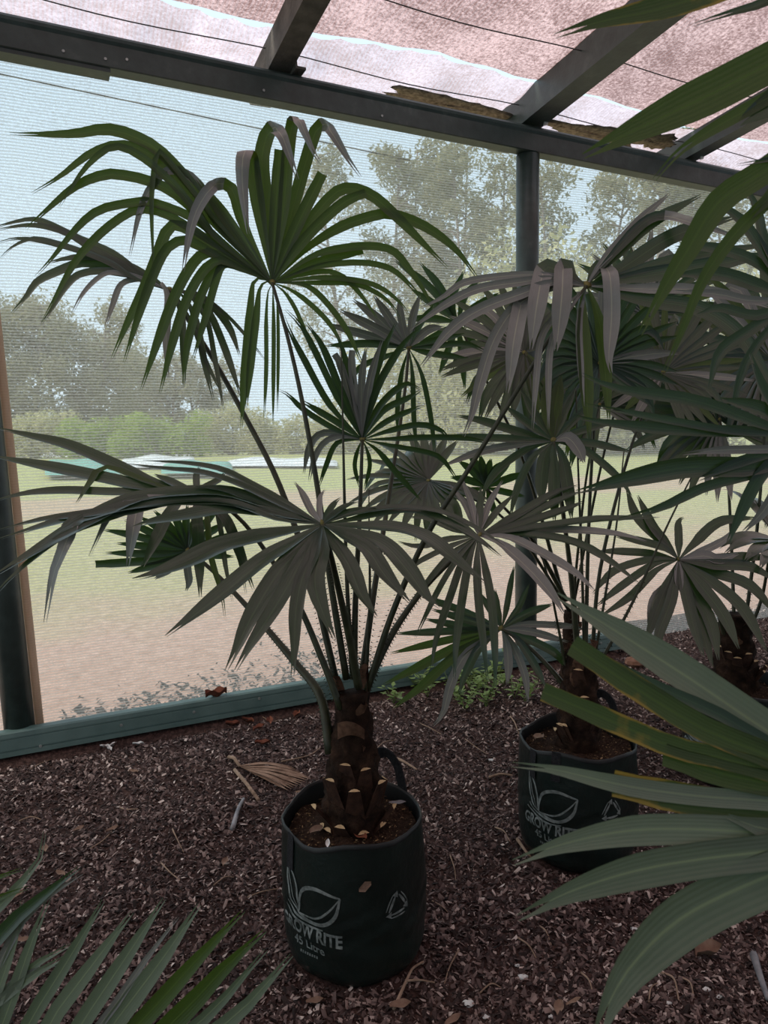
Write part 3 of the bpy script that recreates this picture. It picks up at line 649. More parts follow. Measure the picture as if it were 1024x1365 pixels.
def traced_frond(palm, hub, d0, gx, gy, stalk, leaves, mat='leaf', thorn=0.35, r0=0.015, r1=0.0065, wscale=1.15, arch=False):
    """hub/leaflets seen at pixels; each pixel's distance comes from the blade plane through the hub"""
    hx, hy = hub
    def dep(x, y):
        if arch: y = hy + (y - hy) * 1.9 / (1 + abs(y - hy) / 90)      # level by the hub, hanging further out
        return d0 * min(1.6, max(0.55, 1 + gx * (x - hx) / 1000 + gy * (y - hy) / 1000))
    h3 = P(hx, hy, d0); a3 = P(hx + 60, hy, dep(hx + 60, hy)); b3 = P(hx, hy + 60, dep(hx, hy + 60))
    nrm = np.cross(a3 - h3, b3 - h3); nrm /= np.linalg.norm(nrm)
    if nrm @ (CAM - h3) < 0: nrm = -nrm
    pts = [P(*q) for q in stalk] + [h3]
    mb = stalk_mesh(pts, r0, r1, thorn, int(hx)); ax = pts[-1] - pts[-2]; hub_mesh(mb, h3, ax, nrm, 0.010)
    fr = mb.build('frond', ['stalk', 'hub'], palm, h3, True)
    for k, line in enumerate(leaves):
        q = line.split(); m_ = mat; blunt = False; wpx = None; pp = [h3]; fold_d = None; fold_k = None; dm = d0; ds = []
        rr = random.Random(k * 31 + int(hx)); jit = rr.uniform(-0.007, 0.007)
        for tok in q:
            if tok == '|': fold_d = dm; fold_k = len(pp) - 1
            elif tok == 'b': blunt = True
            elif tok in MT: m_ = tok
            elif ',' in tok:
                x, y = map(float, tok.split(','))
                if fold_d is None: dm = dep(x, y) * (1 + jit)
                else: dm = fold_d * (1 - 0.025 - 0.00006 * abs(y - hy))
                pp.append(P(x, y, dm)); ds.append(dm)
            else: wpx = float(tok)
        wd = wpx * sum(ds) / len(ds) / 1000 * wscale
        tg = pp[len(pp) // 2] - pp[0]; tg = tg / np.linalg.norm(tg); lt = np.cross(tg, nrm); lt = lt / (np.linalg.norm(lt) + 1e-9)
        vw = pp[len(pp) // 2] - CAM; vw = vw / np.linalg.norm(vw); wd *= min(1.7, 1 / max(0.3, math.sqrt(max(0.0, 1 - (lt @ vw) ** 2))))   # blade seen aslant
        v, f = leaf_strip(pp, wd, nrm, blunt, 0.10 + 0.12 * rr.random(), 24 if len(pp) > 5 else 13, 0.84 + 0.1 * rr.random(), k)
        lo = obj('leaflet', v, f, m_, fr, h3); set_across(lo)
        if fold_k is not None:                       # folded end: grey of the upper face, dust and painted sheen
            seg = [np.linalg.norm(b_ - a_) for a_, b_ in zip(pp, pp[1:])]; tf = sum(seg[:fold_k]) / sum(seg)
            lo.data.materials.append(MT['dusty']); nr = len(leaf_strip.rows)
            lo.data.polygons.foreach_set('material_index', [1 if (j // 2 + 0.5) / (nr - 1) > tf else 0 for j in range(len(f))])
    return fr
def set_across(o):
    vals = []
    for a_, k_ in leaf_strip.rows: vals += [-1.0, 0.0, 1.0] if k_ == 3 else [-1.0, -0.05, 0.05, 1.0]
    at = o.data.attributes.new('across', 'FLOAT', 'POINT'); at.data.foreach_set('value', vals)
def fan_frond(palm, hub3, axis, nrm, R, spread, n, droop, stalk_pts, mat='leaf', width=None, seed=0, thorn=0.3, r0=0.011, r1=0.006, flop=0.25, mats=None):
    """a fan leaf by its own geometry: leaflets spread in the blade plane and hang at the ends"""
    rr = random.Random(seed); hub3 = np.array(hub3, float); axis = np.array(axis, float); axis /= np.linalg.norm(axis)
    nrm = np.array(nrm, float); nrm -= axis * (nrm @ axis); nrm /= np.linalg.norm(nrm); side = np.cross(nrm, axis)
    pts = [np.array(q, float) for q in stalk_pts] + [hub3]
    mb = stalk_mesh(pts, r0, r1, thorn, seed); hub_mesh(mb, hub3, axis, nrm, 0.009)
    fr = mb.build('frond', ['stalk', 'hub'], palm, hub3, True)
    width = width or 1.35 * R * math.radians(spread) / n * 0.42
    for k in range(n):
        q = math.radians(spread) * ((k + 0.5) / n - 0.5) + rr.uniform(-0.02, 0.02)
        d = axis * math.cos(q) + side * math.sin(q) + nrm * (0.10 * abs(q))
        ln = R * (1 - 0.28 * (abs(q) / math.pi) ** 1.5) * rr.uniform(0.88, 1.06)
        dr = droop * rr.uniform(0.6, 1.4); fl = rr.random() < flop
        p = hub3.copy(); pp = [p.copy()]; st = 9; cur = d / np.linalg.norm(d)
        for i in range(st):
            t = (i + 1) / st
            g = dr * (t ** 2) * 0.55 + (1.6 if fl and t > 0.6 else 0) * (t - 0.6 if t > 0.6 else 0) * 3
            dv = cur + np.array([0, 0, -1.0]) * g; dv /= np.linalg.norm(dv); p = p + dv * ln / st; pp.append(p.copy())
        m_ = mat if not mats else rr.choice(mats)
        v, f = leaf_strip(pp, width * rr.uniform(0.85, 1.12), nrm, False, 0.14, 11, 0.82, k)
        set_across(obj('leaflet', v, f, m_, fr, hub3))
    return fr
def trunk(palm, base, top, r0, r1, stubs, sd, z0=0.33, nstub=14):
    base, top = np.array(base, float), np.array(top, float); rr = random.Random(sd)
    NA, NZ = 26, 26; v = []
    for j in range(NZ + 1):
        t = j / NZ; c = base + (top - base) * t; r = r0 + (r1 - r0) * t ** 0.8 + 0.015 * math.sin(math.pi * t) * (1 - t)
        for i in range(NA):
            a = 2 * math.pi * i / NA; k = 1 + 0.10 * math.sin(5 * a + 9 * t * 3 + sd) + 0.06 * math.sin(11 * a - 14 * t) + rr.uniform(-0.04, 0.04)
            v.append(c + np.array([math.cos(a), math.sin(a), 0]) * r * k)
    f = [(j * NA + i, j * NA + (i + 1) % NA, (j + 1) * NA + (i + 1) % NA, (j + 1) * NA + i) for j in range(NZ) for i in range(NA)] + [tuple(NZ * NA + i for i in range(NA))]
    obj('trunk', v, f, 'trunk', palm)
    for k in range(nstub):      # sawn-off leaf bases, wide and clasping at the foot, a pale cut at the end
        a, t, ln, out = stubs[k] if k < len(stubs) else (rr.uniform(0, 360), rr.uniform(0.02, 0.45), rr.uniform(0.06, 0.11), rr.uniform(0.35, 0.7))
        th = math.radians(a); d = np.array([math.sin(th), -math.cos(th), 0]); sdv = np.array([math.cos(th), math.sin(th), 0])
        c = base + (top - base) * t; r = r0 + (r1 - r0) * t
        p0 = c + d * r * 0.7; dirv = d * out + np.array([0, 0, 1.0]); dirv /= np.linalg.norm(dirv); up2 = np.cross(sdv, dirv)
        v = []; n = 6
        for i in range(n):
            q = i / (n - 1); wv = 0.034 * (1 - q) + 0.016 * q; th_ = 0.012 * (1 - q) + 0.008 * q; pc = p0 + dirv * ln * q
            for x, y in ((-1, 0.35), (-0.5, -0.6), (0, -0.9), (0.5, -0.6), (1, 0.35), (0, 0.5)): v.append(pc + sdv * wv * x - up2 * th_ * y * -1)
        f = [(6 * i + m, 6 * i + (m + 1) % 6, 6 * i + 6 + (m + 1) % 6, 6 * i + 6 + m) for i in range(n - 1) for m in range(6)]; mi = [0] * len(f)
        f.append(tuple(6 * (n - 1) + m for m in range(6))); mi.append(1); f.append((5, 4, 3, 2, 1, 0)); mi.append(0)
        obj('leaf_stub', v, f, ['stub', 'cut'], palm, smooth=False, midx=mi)
    for k in range(7):          # torn sheaths of brown fibre around the stalk feet
        a = rr.uniform(0, 360); th = math.radians(a); c = base + (top - base) * rr.uniform(0.5, 0.95); d = np.array([math.sin(th), -math.cos(th), 0]); sdv = np.array([math.cos(th), math.sin(th), 0])
        v = []; ln = rr.uniform(0.05, 0.10)
        for i in range(5):
            for x in (-1, -0.3, 0.3, 1): v.append(c + d * (r1 * 1.02 + 0.006 * i * rr.random()) + sdv * x * (0.03 * (1 - 0.15 * i)) + np.array([0, 0, ln * i / 4 + rr.uniform(-0.004, 0.004)]) - d * 0.012 * x * x)
        obj('fibre_sheath', v, [(4 * i + m, 4 * i + m + 1, 4 * i + 5 + m, 4 * i + 4 + m) for i in range(4) for m in range(3)], 'fibre', palm)
# ------------------------------------------------------------------ palm in the foremost bag
p1 = tag(empty('fan_palm', (BAG1[0], BAG1[1], 0.33)), 'tall fan palm in the foremost bag, top leaf upright with folded pale tips', 'palm', 'potted fan palms')
trunk(p1, (BAG1[0], BAG1[1], 0.33), (BAG1[0] + 0.005, BAG1[1] + 0.02, 0.72), 0.085, 0.042,
      [(-62, 0.06, 0.10, 0.75), (-35, 0.14, 0.14, 0.32), (5, 0.10, 0.13, 0.30), (-48, 0.0, 0.05, 0.8), (-72, 0.0, 0.045, 0.9), (48, 0.12, 0.14, 0.4), (75, 0.02, 0.10, 0.75), (20, 0.0, 0.05, 0.7), (-20, 0.0, 0.07, 0.55), (58, 0.0, 0.06, 0.8), (30, 0.28, 0.10, 0.22), (-15, 0.34, 0.09, 0.2), (120, 0.1, 0.1, 0.5), (180, 0.1, 0.1, 0.5), (230, 0.1, 0.1, 0.5)], 5, nstub=15)
# a broad sheath flap high on the trunk
v = []
for i in range(7):
    q = -1 + i / 3.0
    for j in range(4): v.append(P(468 + 18 * q, 980 - 6 * j + 6 * q * q + (4 * q if j > 1 else 0), 1.985 + 0.03 * q * q - 0.006 * j))
obj('fibre_sheath', v, [(4 * i + j, 4 * i + j + 1, 4 * i + 5 + j, 4 * i + 4 + j) for i in range(6) for j in range(3)], 'fibre', p1)

A = """14 300,310 268,262 215,203 175,180 140,172 100,178 48,179 13,178
11 285,297 240,240 200,205 160,193 120,205 80,235 42,258
9 290,318 237,252 190,210 152,195 120,217 97,247 79,276
12 290,320 256,277 212,246 155,232 125,237 95,252 50,291 35,305
10 300,325 256,290 205,270 185,269 140,277 117,290 97,310 67,347 47,369
10 300,335 250,302 220,285 195,279 175,282 147,300 120,325 95,357 56,430
dusty 10 305,300 258,238 225,227 205,245 187,280 173,342
6 290,295 228,217 212,201 206,220 202,270 204,340 206,372
14 320,318 290,275 262,238
14 325,300 314,262 305,247 297,245 | 284,248 270,265 258,290 250,325 244,362
17 348,295 340,245 334,208 | 325,207 323,240 328,290 331,312
18 356,290 349,222 352,192 361,172 | 374,177 386,207 397,239
b 14 367,290 371,225 373,199
15 377,285 383,218 388,172 393,159 | 401,165 412,190 422,210 429,219
15 387,290 404,228 418,182 426,167 | 438,170 450,188 463,210 481,236
b 14 394,305 418,255 430,231
13 400,312 440,263 460,251 476,252 500,263 530,290 560,320 597,357
b 12 405,320 455,272 488,257
12 408,332 455,302 500,287 520,285 550,294 580,310 610,335 640,375
9 415,342 455,331 495,328 525,335 548,362 568,392 580,415
b 9 420,350 455,341 484,334
7 420,356 470,350 505,353 530,364 560,395 568,410
6 425,362 452,366 470,380 490,405 505,428
6 425,370 478,374 510,385 535,405 548,425
6 415,377 470,378 505,392 525,410 535,428
7 398,378 420,388 445,415 465,445 485,490
6 385,385 410,402 440,432 460,468
5 378,388 393,410 408,445 415,470
10 350,372 338,376 333,420 326,500 322,570
9 354,376 346,386 342,420 335,480 328,545
5 358,386 355,420 355,490 352,560
5 364,392 365,450 364,565
4 369,395 371,450 370,550
13 300,338 262,311 235,300 222,308 208,345 192,385 170,430 149,478
11 300,347 262,326 243,320 222,332 205,365 185,420 165,484
12 310,350 286,338 268,340 250,362 232,397 212,450 188,520
11 315,355 292,347 272,360 250,397 232,450 213,525
10 318,357 298,352 282,366 265,402 250,460 244,516
9 322,359 298,353 287,377 275,420 257,480"""
traced_frond(p1, (363, 377), 2.05, 0.10, 0.12, [(462, 905, 2.10), (440, 770, 2.08), (425, 660, 2.06), (405, 545, 2.05), (385, 455, 2.05)], A.split('\n'), mat='young', thorn=0.45)
B = """8 190,365 150,337 100,315 60,296 40,292 10,298 -15,306
8 186,366 130,336 90,311 55,301 25,301 -10,308
7 182,369 140,346 95,331 55,321 20,318 -10,326
7 180,371 150,352 115,337 60,320 38,319 15,330 0,345
11 178,364 140,355 110,350 80,360 50,375 35,395 15,418
9 185,370 140,361 105,366 85,385 70,410 56,431
dusty 6 190,371 150,363 130,371 110,392 95,420
dusty 7 195,373 175,373 160,381 150,407 140,437
dusty 9 214,376 220,384 224,402 222,450 224,505
8 232,392 242,420 244,450 246,515
8 245,395 262,430 272,480 285,535
6 250,392 275,425 285,470 298,546
8 255,393 278,415 300,465 322,530
8 255,390 277,402 305,435 320,475
4 262,390 300,418 330,450 355,482
5 236,395 256,432 275,482 300,532
9 200,368 160,350 120,342 85,345 60,352"""
traced_frond(p1, (226, 388), 2.15, 0.05, -0.25, [(450, 915, 2.12), (415, 770, 2.15), (372, 645, 2.17), (325, 552, 2.18), (285, 480, 2.17), (250, 425, 2.16)], B.split('\n'), thorn=0.3, r1=0.009)
C = """8 440,540 405,478 388,445 378,420
8 450,530 422,472 402,435 380,412
9 455,522 430,462 408,430
9 463,515 452,482 446,472 dusty b
9 472,515 469,480 470,467 dusty b
9 482,515 486,475 489,461 dusty
9 491,520 500,482 510,452 dusty
9 500,525 520,485 545,450 562,438
8 507,540 540,512 562,520
8 510,548 545,530 563,519
7 515,562 550,546 565,541
7 520,574 560,566 590,575 602,592
7 525,585 570,583 620,584 660,592
6 522,594 580,606 600,625 612,645
7 505,602 530,632 562,668
8 450,563 420,545 400,533
7 445,571 405,546 385,527 372,520
dusty 8 445,577 424,580 411,600 405,632
dusty 7 450,582 430,592 418,615 412,642
5 477,600 473,622 480,652
5 490,602 493,622 485,655
9 495,520 510,470 528,430
8 470,520 458,470 448,445
6 450,590 435,620 425,650"""
traced_frond(p1, (483, 586), 2.12, 0.05, 0.35, [(472, 905, 2.10), (474, 800, 2.11), (480, 680, 2.12)], C.split('\n'), thorn=0.5)
D = """15 400,690 350,681 300,677 250,685 205,694 178,702
20 400,704 340,714 290,727 250,746 205,764 177,772
20 402,714 350,745 300,785 250,825 221,848
21 405,724 370,762 335,820 315,865 302,893
19 412,728 388,772 362,815 332,862 314,894
17 418,735 402,772 394,820 393,862 390,902
23 427,735 420,772 430,812 446,852
19 445,720 466,750 482,790 502,822
18 458,712 490,730 512,762 546,803
18 468,708 510,722 542,755 570,795 586,810
15 480,700 530,702 570,715 602,740 647,777
13 470,692 520,680 560,680 602,698 640,720 668,742
9 460,688 500,678 540,675 590,682 640,706 672,728
8 438,682 448,668 456,663
8 448,682 465,672 482,669
8 452,685 480,678 503,676
dusty 7 426,682 427,662 434,652
dusty 9 416,682 402,655 392,642
10 378,668 330,642 295,625 250,617 190,614
9 375,672 320,645 270,629 220,624 165,618
15 372,680 300,655 240,654 180,662 120,690 60,725 -8,768
13 372,688 300,668 230,667 160,682 100,688 0,718
11 365,684 290,664 210,668 130,682 60,691 0,706
8 370,690 290,672 210,672 140,692 82,715 25,760 -6,792
12 370,692 300,668 180,672 115,688 95,697 | 88,722 72,760 60,830
dusty 8 350,680 250,665 168,664 152,676 | 135,707 119,742
14 385,680 340,664 300,651 260,648"""
traced_frond(p1, (430, 699), 1.82, 0.26, -1.3, [(478, 915, 2.03), (468, 860, 1.98), (455, 800, 1.92), (440, 735, 1.83)], D.split('\n'), arch=True, thorn=0.8, r0=0.017, r1=0.009)
E_ = """15 200,640 150,617 90,592 40,580 -6,570
15 195,648 130,634 60,620 -10,608
10 200,655 150,655 90,653 50,655 20,660 -8,668
dusty 11 230,660 200,662 185,671 | 178,700 170,756
13 240,668 224,686 208,718 190,756
14 262,680 264,710 266,760 267,796
12 284,674 300,690 310,710 325,750 338,786
young 7 273,668 277,700 281,740 295,790 300,823
6 284,667 295,710 300,750 310,802
6 288,670 318,740 328,792
9 285,659 308,661 322,674
young 7 215,648 142,622 122,640 102,671
10 245,650 225,640 205,632
9 275,648 290,640 300,630
8 262,645 262,632 266,622"""
traced_frond(p1, (263, 657), 2.05, 0.18, -1.0, [(455, 945, 2.05), (430, 880, 2.06), (395, 800, 2.07), (340, 715, 2.07), (300, 675, 2.06)], E_.split('\n'), arch=True, thorn=0.3)
Fr = """b 10 215,745 165,750 127,752
9 215,738 140,737
9 212,730 155,724
9 210,722 170,712 137,706
9 212,715 166,693
9 218,708 185,688
9 228,704 205,680
9 238,700 228,676
9 248,698 250,672
9 258,700 270,674
9 268,704 290,682
9 276,712 304,696
9 282,722 312,710
8 285,730 318,724
8 283,740 312,742
dusty 9 235,752 215,766 206,772
dusty 9 250,758 252,775 248,788
9 225,748 190,758 170,764"""
traced_frond(p1, (250, 734), 2.35, 0.1, 0.2, [(440, 1005, 2.06), (428, 930, 2.12), (395, 885, 2.2), (340, 820, 2.3), (285, 762, 2.35)], Fr.split('\n'), thorn=0.6, r1=0.006)
Gl = """dusty 8 620,672 599,646
dusty 8 629,672 614,634
8 640,682 641,648
dusty 8 652,672 670,640
8 662,682 686,658
10 682,690 740,656 771,647
10 690,692 750,664 776,655
10 700,696 760,676 778,668
9 720,701 800,691 880,690
dusty 10 700,706 770,706 830,712 862,722
10 690,710 760,720 810,745 852,778
dusty 10 680,716 730,740 770,765 792,787
dusty 13 670,725 710,760 735,790 752,818
7 600,728 560,748 538,766
7 602,738 570,775 548,802
7 612,742 590,776 570,815 553,852
9 618,745 602,790 582,850 575,892
10 626,746 616,800 608,860 606,906
10 636,752 638,800 645,860 650,906
10 645,748 655,800 660,870 660,917
8 600,718 560,728 530,722
8 605,705 570,690 545,690
8 610,695 585,672"""
traced_frond(p1, (638, 714), 2.20, 0.10, -0.9, [(482, 930, 2.10), (520, 850, 2.15), (565, 785, 2.2), (612, 738, 2.22)], Gl.split('\n'), arch=True, thorn=0.6)
Hl = """20 764,368 757,352 752,352 | 750,390 745,440 741,468
20 752,366 737,357 726,359 | 717,400 708,466
18 744,375 712,386 698,396 | 686,450 680,500 676,524
dusty 14 736,384 692,405 660,450 640,510 630,550 618,582
dusty 13 738,376 700,389 640,412 600,440 560,490
dusty 10 738,371 690,376 640,384 600,402 545,440
dusty 8 738,367 680,367 620,376 590,396 558,412
18 790,360 797,352 806,354 | 814,368 816,420 812,475 815,497
young 16 777,392 778,440 782,510 786,585
young 13 787,390 800,430 808,500 812,562
dusty 8 768,395 745,415 722,450 715,505 710,572
dusty 8 772,395 748,430 733,470 731,572
dusty 8 778,400 772,440 778,542
dusty 10 800,352 850,296 895,256
14 808,352 868,297 935,260
18 828,358 898,314 985,288
12 825,330 862,294 890,287 | 930,298 988,318
18 840,370 930,356 1035,336
dusty 12 850,384 920,385 980,395 1035,412
18 850,398 930,410 980,440 1010,480 1035,525
12 835,365 900,345 960,335 1030,325"""
traced_frond(p1, (782, 381), 1.95, -0.05, -0.10, [(488, 925, 2.10), (522, 820, 2.07), (570, 712, 2.03), (625, 625, 2.0), (690, 520, 1.97), (740, 440, 1.95)], Hl.split('\n'), thorn=0.3, r0=0.014)
I_ = """dusty 11 505,440 452,413
dusty 11 508,428 470,399
dusty 10 520,425 498,393
dusty 10 500,450 432,431
9 495,458 434,461
dusty 9 535,425 532,395
dusty 9 550,425 560,392
dusty 10 570,440 592,436
8 575,455 620,445
8 570,470 625,478
6 550,500 552,560 556,602
6 562,498 575,560 580,612
6 535,500 530,550 533,590
7 515,475 480,490 460,520
7 575,462 620,458 650,470
8 560,432 580,405"""
traced_frond(p1, (545, 464), 2.45, 0.0, 0.25, [(482, 905, 2.14), (500, 780, 2.2), (525, 620, 2.35), (540, 520, 2.43)], I_.split('\n'), thorn=0.4)
# new spear leaves not yet opened and bare stalks in the heart of the crown
for k, (pp, r) in enumerate((([(470, 905, 2.1), (462, 760, 2.08), (457, 560, 2.05), (455, 462, 2.04)], 0.011), ([(488, 905, 2.12), (493, 800, 2.1), (492, 690, 2.1), (492, 652, 2.1)], 0.009))):
    stalk_mesh([P(*q) for q in pp], r, 0.002, 0.3).build('spear_leaf', 'stalk', p1, None, True)
# ------------------------------------------------------------------ palm in the middle bag
p2 = tag(empty('fan_palm', (BAG2[0], BAG2[1], 0.33)), 'fan palm with crowded low leaves in the middle grow bag', 'palm', 'potted fan palms')
trunk(p2, (BAG2[0], BAG2[1], 0.33), (BAG2[0] + 0.01, BAG2[1] + 0.02, 0.68), 0.07, 0.045, [(-50, 0.1, 0.09, 0.4), (40, 0.2, 0.1, 0.4), (0, 0.4, 0.08, 0.3), (-20, 0.65, 0.08, 0.25)], 9, nstub=8)
T2 = [(772, 905, 2.6), (780, 905, 2.6), (788, 905, 2.62)]
J = """10 690,575 640,560 608,554
9 690,585 640,583 568,583
dusty 9 692,592 640,602 588,622
9 705,565 672,540
9 715,555 695,520
young 14 730,548 728,505
young 16 740,545 748,500
9 752,550 768,515
9 765,560 800,530
9 770,575 825,560
dusty 15 757,583 771,598 779,617
9 785,590 842,602
9 780,600 826,638 842,662
15 727,605 722,640 722,672
14 738,612 739,660 739,695
14 750,610 758,655 762,692
9 700,600 660,630 640,665
9 710,610 690,650 680,690"""
traced_frond(p2, (738, 588), 2.42, 0.0, -0.25, [T2[0], (765, 800, 2.55), (752, 690, 2.47)], J.split('\n'))
K = """9 620,816 580,801 559,794
9 622,826 575,812
9 620,835 565,825
9 605,841 525,845
young 9 602,852 520,871
young 11 605,864 548,894 511,913
young 11 612,870 562,915 524,944
dusty 11 622,872 602,910 591,950 577,968
7 675,812 682,772 686,754
7 690,812 706,778
9 702,818 738,805
dusty 8 702,832 762,835 782,841
dusty 9 708,842 758,856
10 700,850 742,872 762,902
9 690,852 715,890 728,918
dusty 9 684,860 700,900 704,936
dusty 10 676,862 678,890 676,913
8 655,815 640,790
8 663,812 660,785
10 640,862 620,900 612,925"""
traced_frond(p2, (669, 838), 2.62, 0.1, -0.3, [(768, 940, 2.58), (745, 905, 2.6), (708, 865, 2.62)], K.split('\n'), thorn=0.4)
def fan_px(palm, hub, d, dirpx, dd, nd, R, spread, n, droop, base, seed, **kw):
    """fan leaf hung at a pixel/distance; its mid line runs towards dirpx and dd metres nearer or farther"""
    h = P(hub[0], hub[1], d); a = P(hub[0] + dirpx[0], hub[1] + dirpx[1], d) - h; a = a / np.linalg.norm(a) + FWD * dd
    nn = RIGHT * nd[0] + UP * nd[1] - FWD * nd[2]
    b = [P(*q) for q in base]; m = (b[-1] + h) / 2 + np.array([0, 0, 0.10])
    return fan_frond(palm, h, a, nn, R, spread, n, droop, b + [m], seed=seed, **kw)
fan_px(p2, (884, 497), 2.75, (10, -60), 0.2, (0, 0.2, 1), 0.34, 330, 36, 0.25, [T2[2], (800, 760, 2.65)], 21, mats=['leaf'] * 6 + ['dusty', 'young'])
fan_px(p2, (800, 485), 2.55, (-20, -60), -0.3, (0, 0.5, 1), 0.33, 300, 30, 0.6, [T2[1], (785, 700, 2.6)], 22, mats=['leaf'] * 6 + ['dusty'])
fan_px(p2, (700, 470), 2.65, (-60, -20), 0.1, (-0.2, 0.4, 1), 0.34, 300, 30, 0.6, [T2[0], (755, 720, 2.6)], 24, mats=['leaf'] * 6 + ['dusty', 'young'])
for k, (pp, r) in enumerate((([T2[1], (776, 760, 2.58), (770, 600, 2.5), (768, 520, 2.5)], 0.009), ([(762, 930, 2.58), (745, 840, 2.55), (728, 760, 2.5), (705, 700, 2.5)], 0.009), ([T2[2], (806, 800, 2.6), (822, 700, 2.6), (832, 600, 2.6)], 0.008), ([T2[2], (845, 800, 2.65), (890, 700, 2.7), (930, 620, 2.75)], 0.008))):
    stalk_mesh([P(*q) for q in pp], r, 0.003, 0.5).build('spear_leaf', 'stalk', p2, None, True)

# ------------------------------------------------------------------ palm in the bag furthest along the wall
p3 = tag(empty('fan_palm', (BAG3[0], BAG3[1], 0.33)), 'low drooping fan palm in the bag furthest along the wall', 'palm', 'potted fan palms')
trunk(p3, (BAG3[0], BAG3[1], 0.33), (BAG3[0], BAG3[1] + 0.02, 0.66), 0.085, 0.055, [(-70, 0.3, 0.12, 0.3), (-45, 0.3, 0.1, 0.25), (-20, 0.25, 0.1, 0.3), (10, 0.3, 0.1, 0.3)], 13, nstub=12)
T3 = [(980, 860, 3.11), (990, 860, 3.11), (970, 865, 3.08)]
N_ = """12 885,790 870,830 860,858
13 895,800 880,840 872,880
dusty 11 890,780 872,800 865,850
14 915,790 925,830 938,876
14 925,785 948,830 958,880
14 935,780 965,820 985,865
13 945,772 990,810 1022,868
13 950,762 1000,780 1035,820
13 950,752 1000,755 1035,775
12 950,745 1000,742 1035,745
dusty 9 935,735 965,720 978,705
dusty 12 940,740 958,745 985,738
12 925,725 960,695 1010,690
9 870,745 820,760 790,792
9 872,752 830,780 795,808
9 875,760 840,795 800,822
9 870,738 830,735 795,735
10 890,725 870,700 850,660
10 880,720 850,690 835,650
9 905,720 905,695 912,690
12 920,795 940,850 950,890
dusty 10 905,765 906,780 908,790
9 885,730 850,720 820,715"""
traced_frond(p3, (905, 746), 2.75, 0.0, -0.5, [T3[2], (955, 810, 3.0), (925, 765, 2.82)], N_.split('\n'), thorn=0.2)
fan_px(p3, (960, 560), 3.2, (-30, -60), 0.1, (0, 0.3, 1), 0.48, 310, 32, 0.7, [T3[0], (975, 720, 3.15)], 32, mats=['leaf'] * 6 + ['dusty'])
fan_px(p3, (1030, 480), 3.1, (-10, -60), 0.0, (0.1, 0.3, 1), 0.50, 310, 32, 0.7, [T3[1], (1010, 700, 3.12)], 33, mats=['leaf'] * 5 + ['dusty', 'young'])
fan_px(p3, (1040, 720), 2.95, (40, 20), -0.3, (0, 1, 0.5), 0.45, 280, 28, 1.0, [T3[1], (1015, 800, 3.1)], 34)

# ------------------------------------------------------------------ palm behind, close to the cloth wall
c4 = G(655, 905); BAG4 = (0.95, 3.75)
p4 = tag(empty('fan_palm', (BAG4[0], BAG4[1], 0.0)), 'dark slender fan palm growing behind the others against the cloth wall', 'palm', 'potted fan palms')
def proj_depth(p): return (np.array(p) - CAM) @ FWD
trunk(p4, (BAG4[0], BAG4[1], 0.0), (BAG4[0], BAG4[1], 0.5), 0.05, 0.035, [], 17, nstub=5)
tb4 = np.array([BAG4[0], BAG4[1], 0.48])
def fan4(hub, d, dirpx, dd, nd, R, spread, n, droop, seed, **kw):
    h = P(hub[0], hub[1], d); a = P(hub[0] + dirpx[0], hub[1] + dirpx[1], d) - h; a = a / np.linalg.norm(a) + FWD * dd
    nn = RIGHT * nd[0] + UP * nd[1] - FWD * nd[2]; m = (tb4 + h) / 2 + np.array([0, 0, 0.15])
    return fan_frond(p4, h, a, nn, R, spread, n, droop, [tb4, m], seed=seed, **kw)
Q = """9 575,385 525,346
9 588,385 560,350
8 603,400 619,360
8 620,395 640,372
9 632,410 668,390
9 640,425 690,420
9 585,410 548,385
9 580,425 540,425
8 585,445 550,465
8 600,460 585,500
8 615,465 620,520
8 630,455 655,500
8 640,440 690,460"""
traced_frond(p4, (610, 430), 3.1, 0, 0.2, [(752, 800, 3.6), (700, 620, 3.4), (640, 490, 3.15)], Q.split('\n'), thorn=0.2)
L_ = """9 630,628 611,614
9 636,622 624,602
9 643,620 640,606
9 652,622 655,611
9 660,626 668,616
9 666,630 684,609
9 672,640 700,630
9 625,640 600,636
8 640,670 636,690
8 655,670 662,692
8 625,655 595,668
8 670,655 700,662"""
traced_frond(p4, (648, 650), 3.0, 0, 0.2, [(755, 800, 3.6), (710, 720, 3.4), (668, 672, 3.05)], L_.split('\n'), thorn=0.2)
fan4((572, 640), 3.0, (-50, 10), -0.2, (0, 0.8, 0.7), 0.34, 280, 26, 0.7, 41)
fan4((800, 540), 3.3, (-20, -60), 0.1, (0, 0.4, 1), 0.40, 300, 28, 0.6, 42, mats=['leaf'] * 5 + ['dusty', 'young'])
fan4((860, 420), 3.3, (10, -60), 0.0, (0.1, 0.4, 1), 0.42, 300, 28, 0.6, 44, mats=['leaf'] * 5 + ['dusty', 'young'])

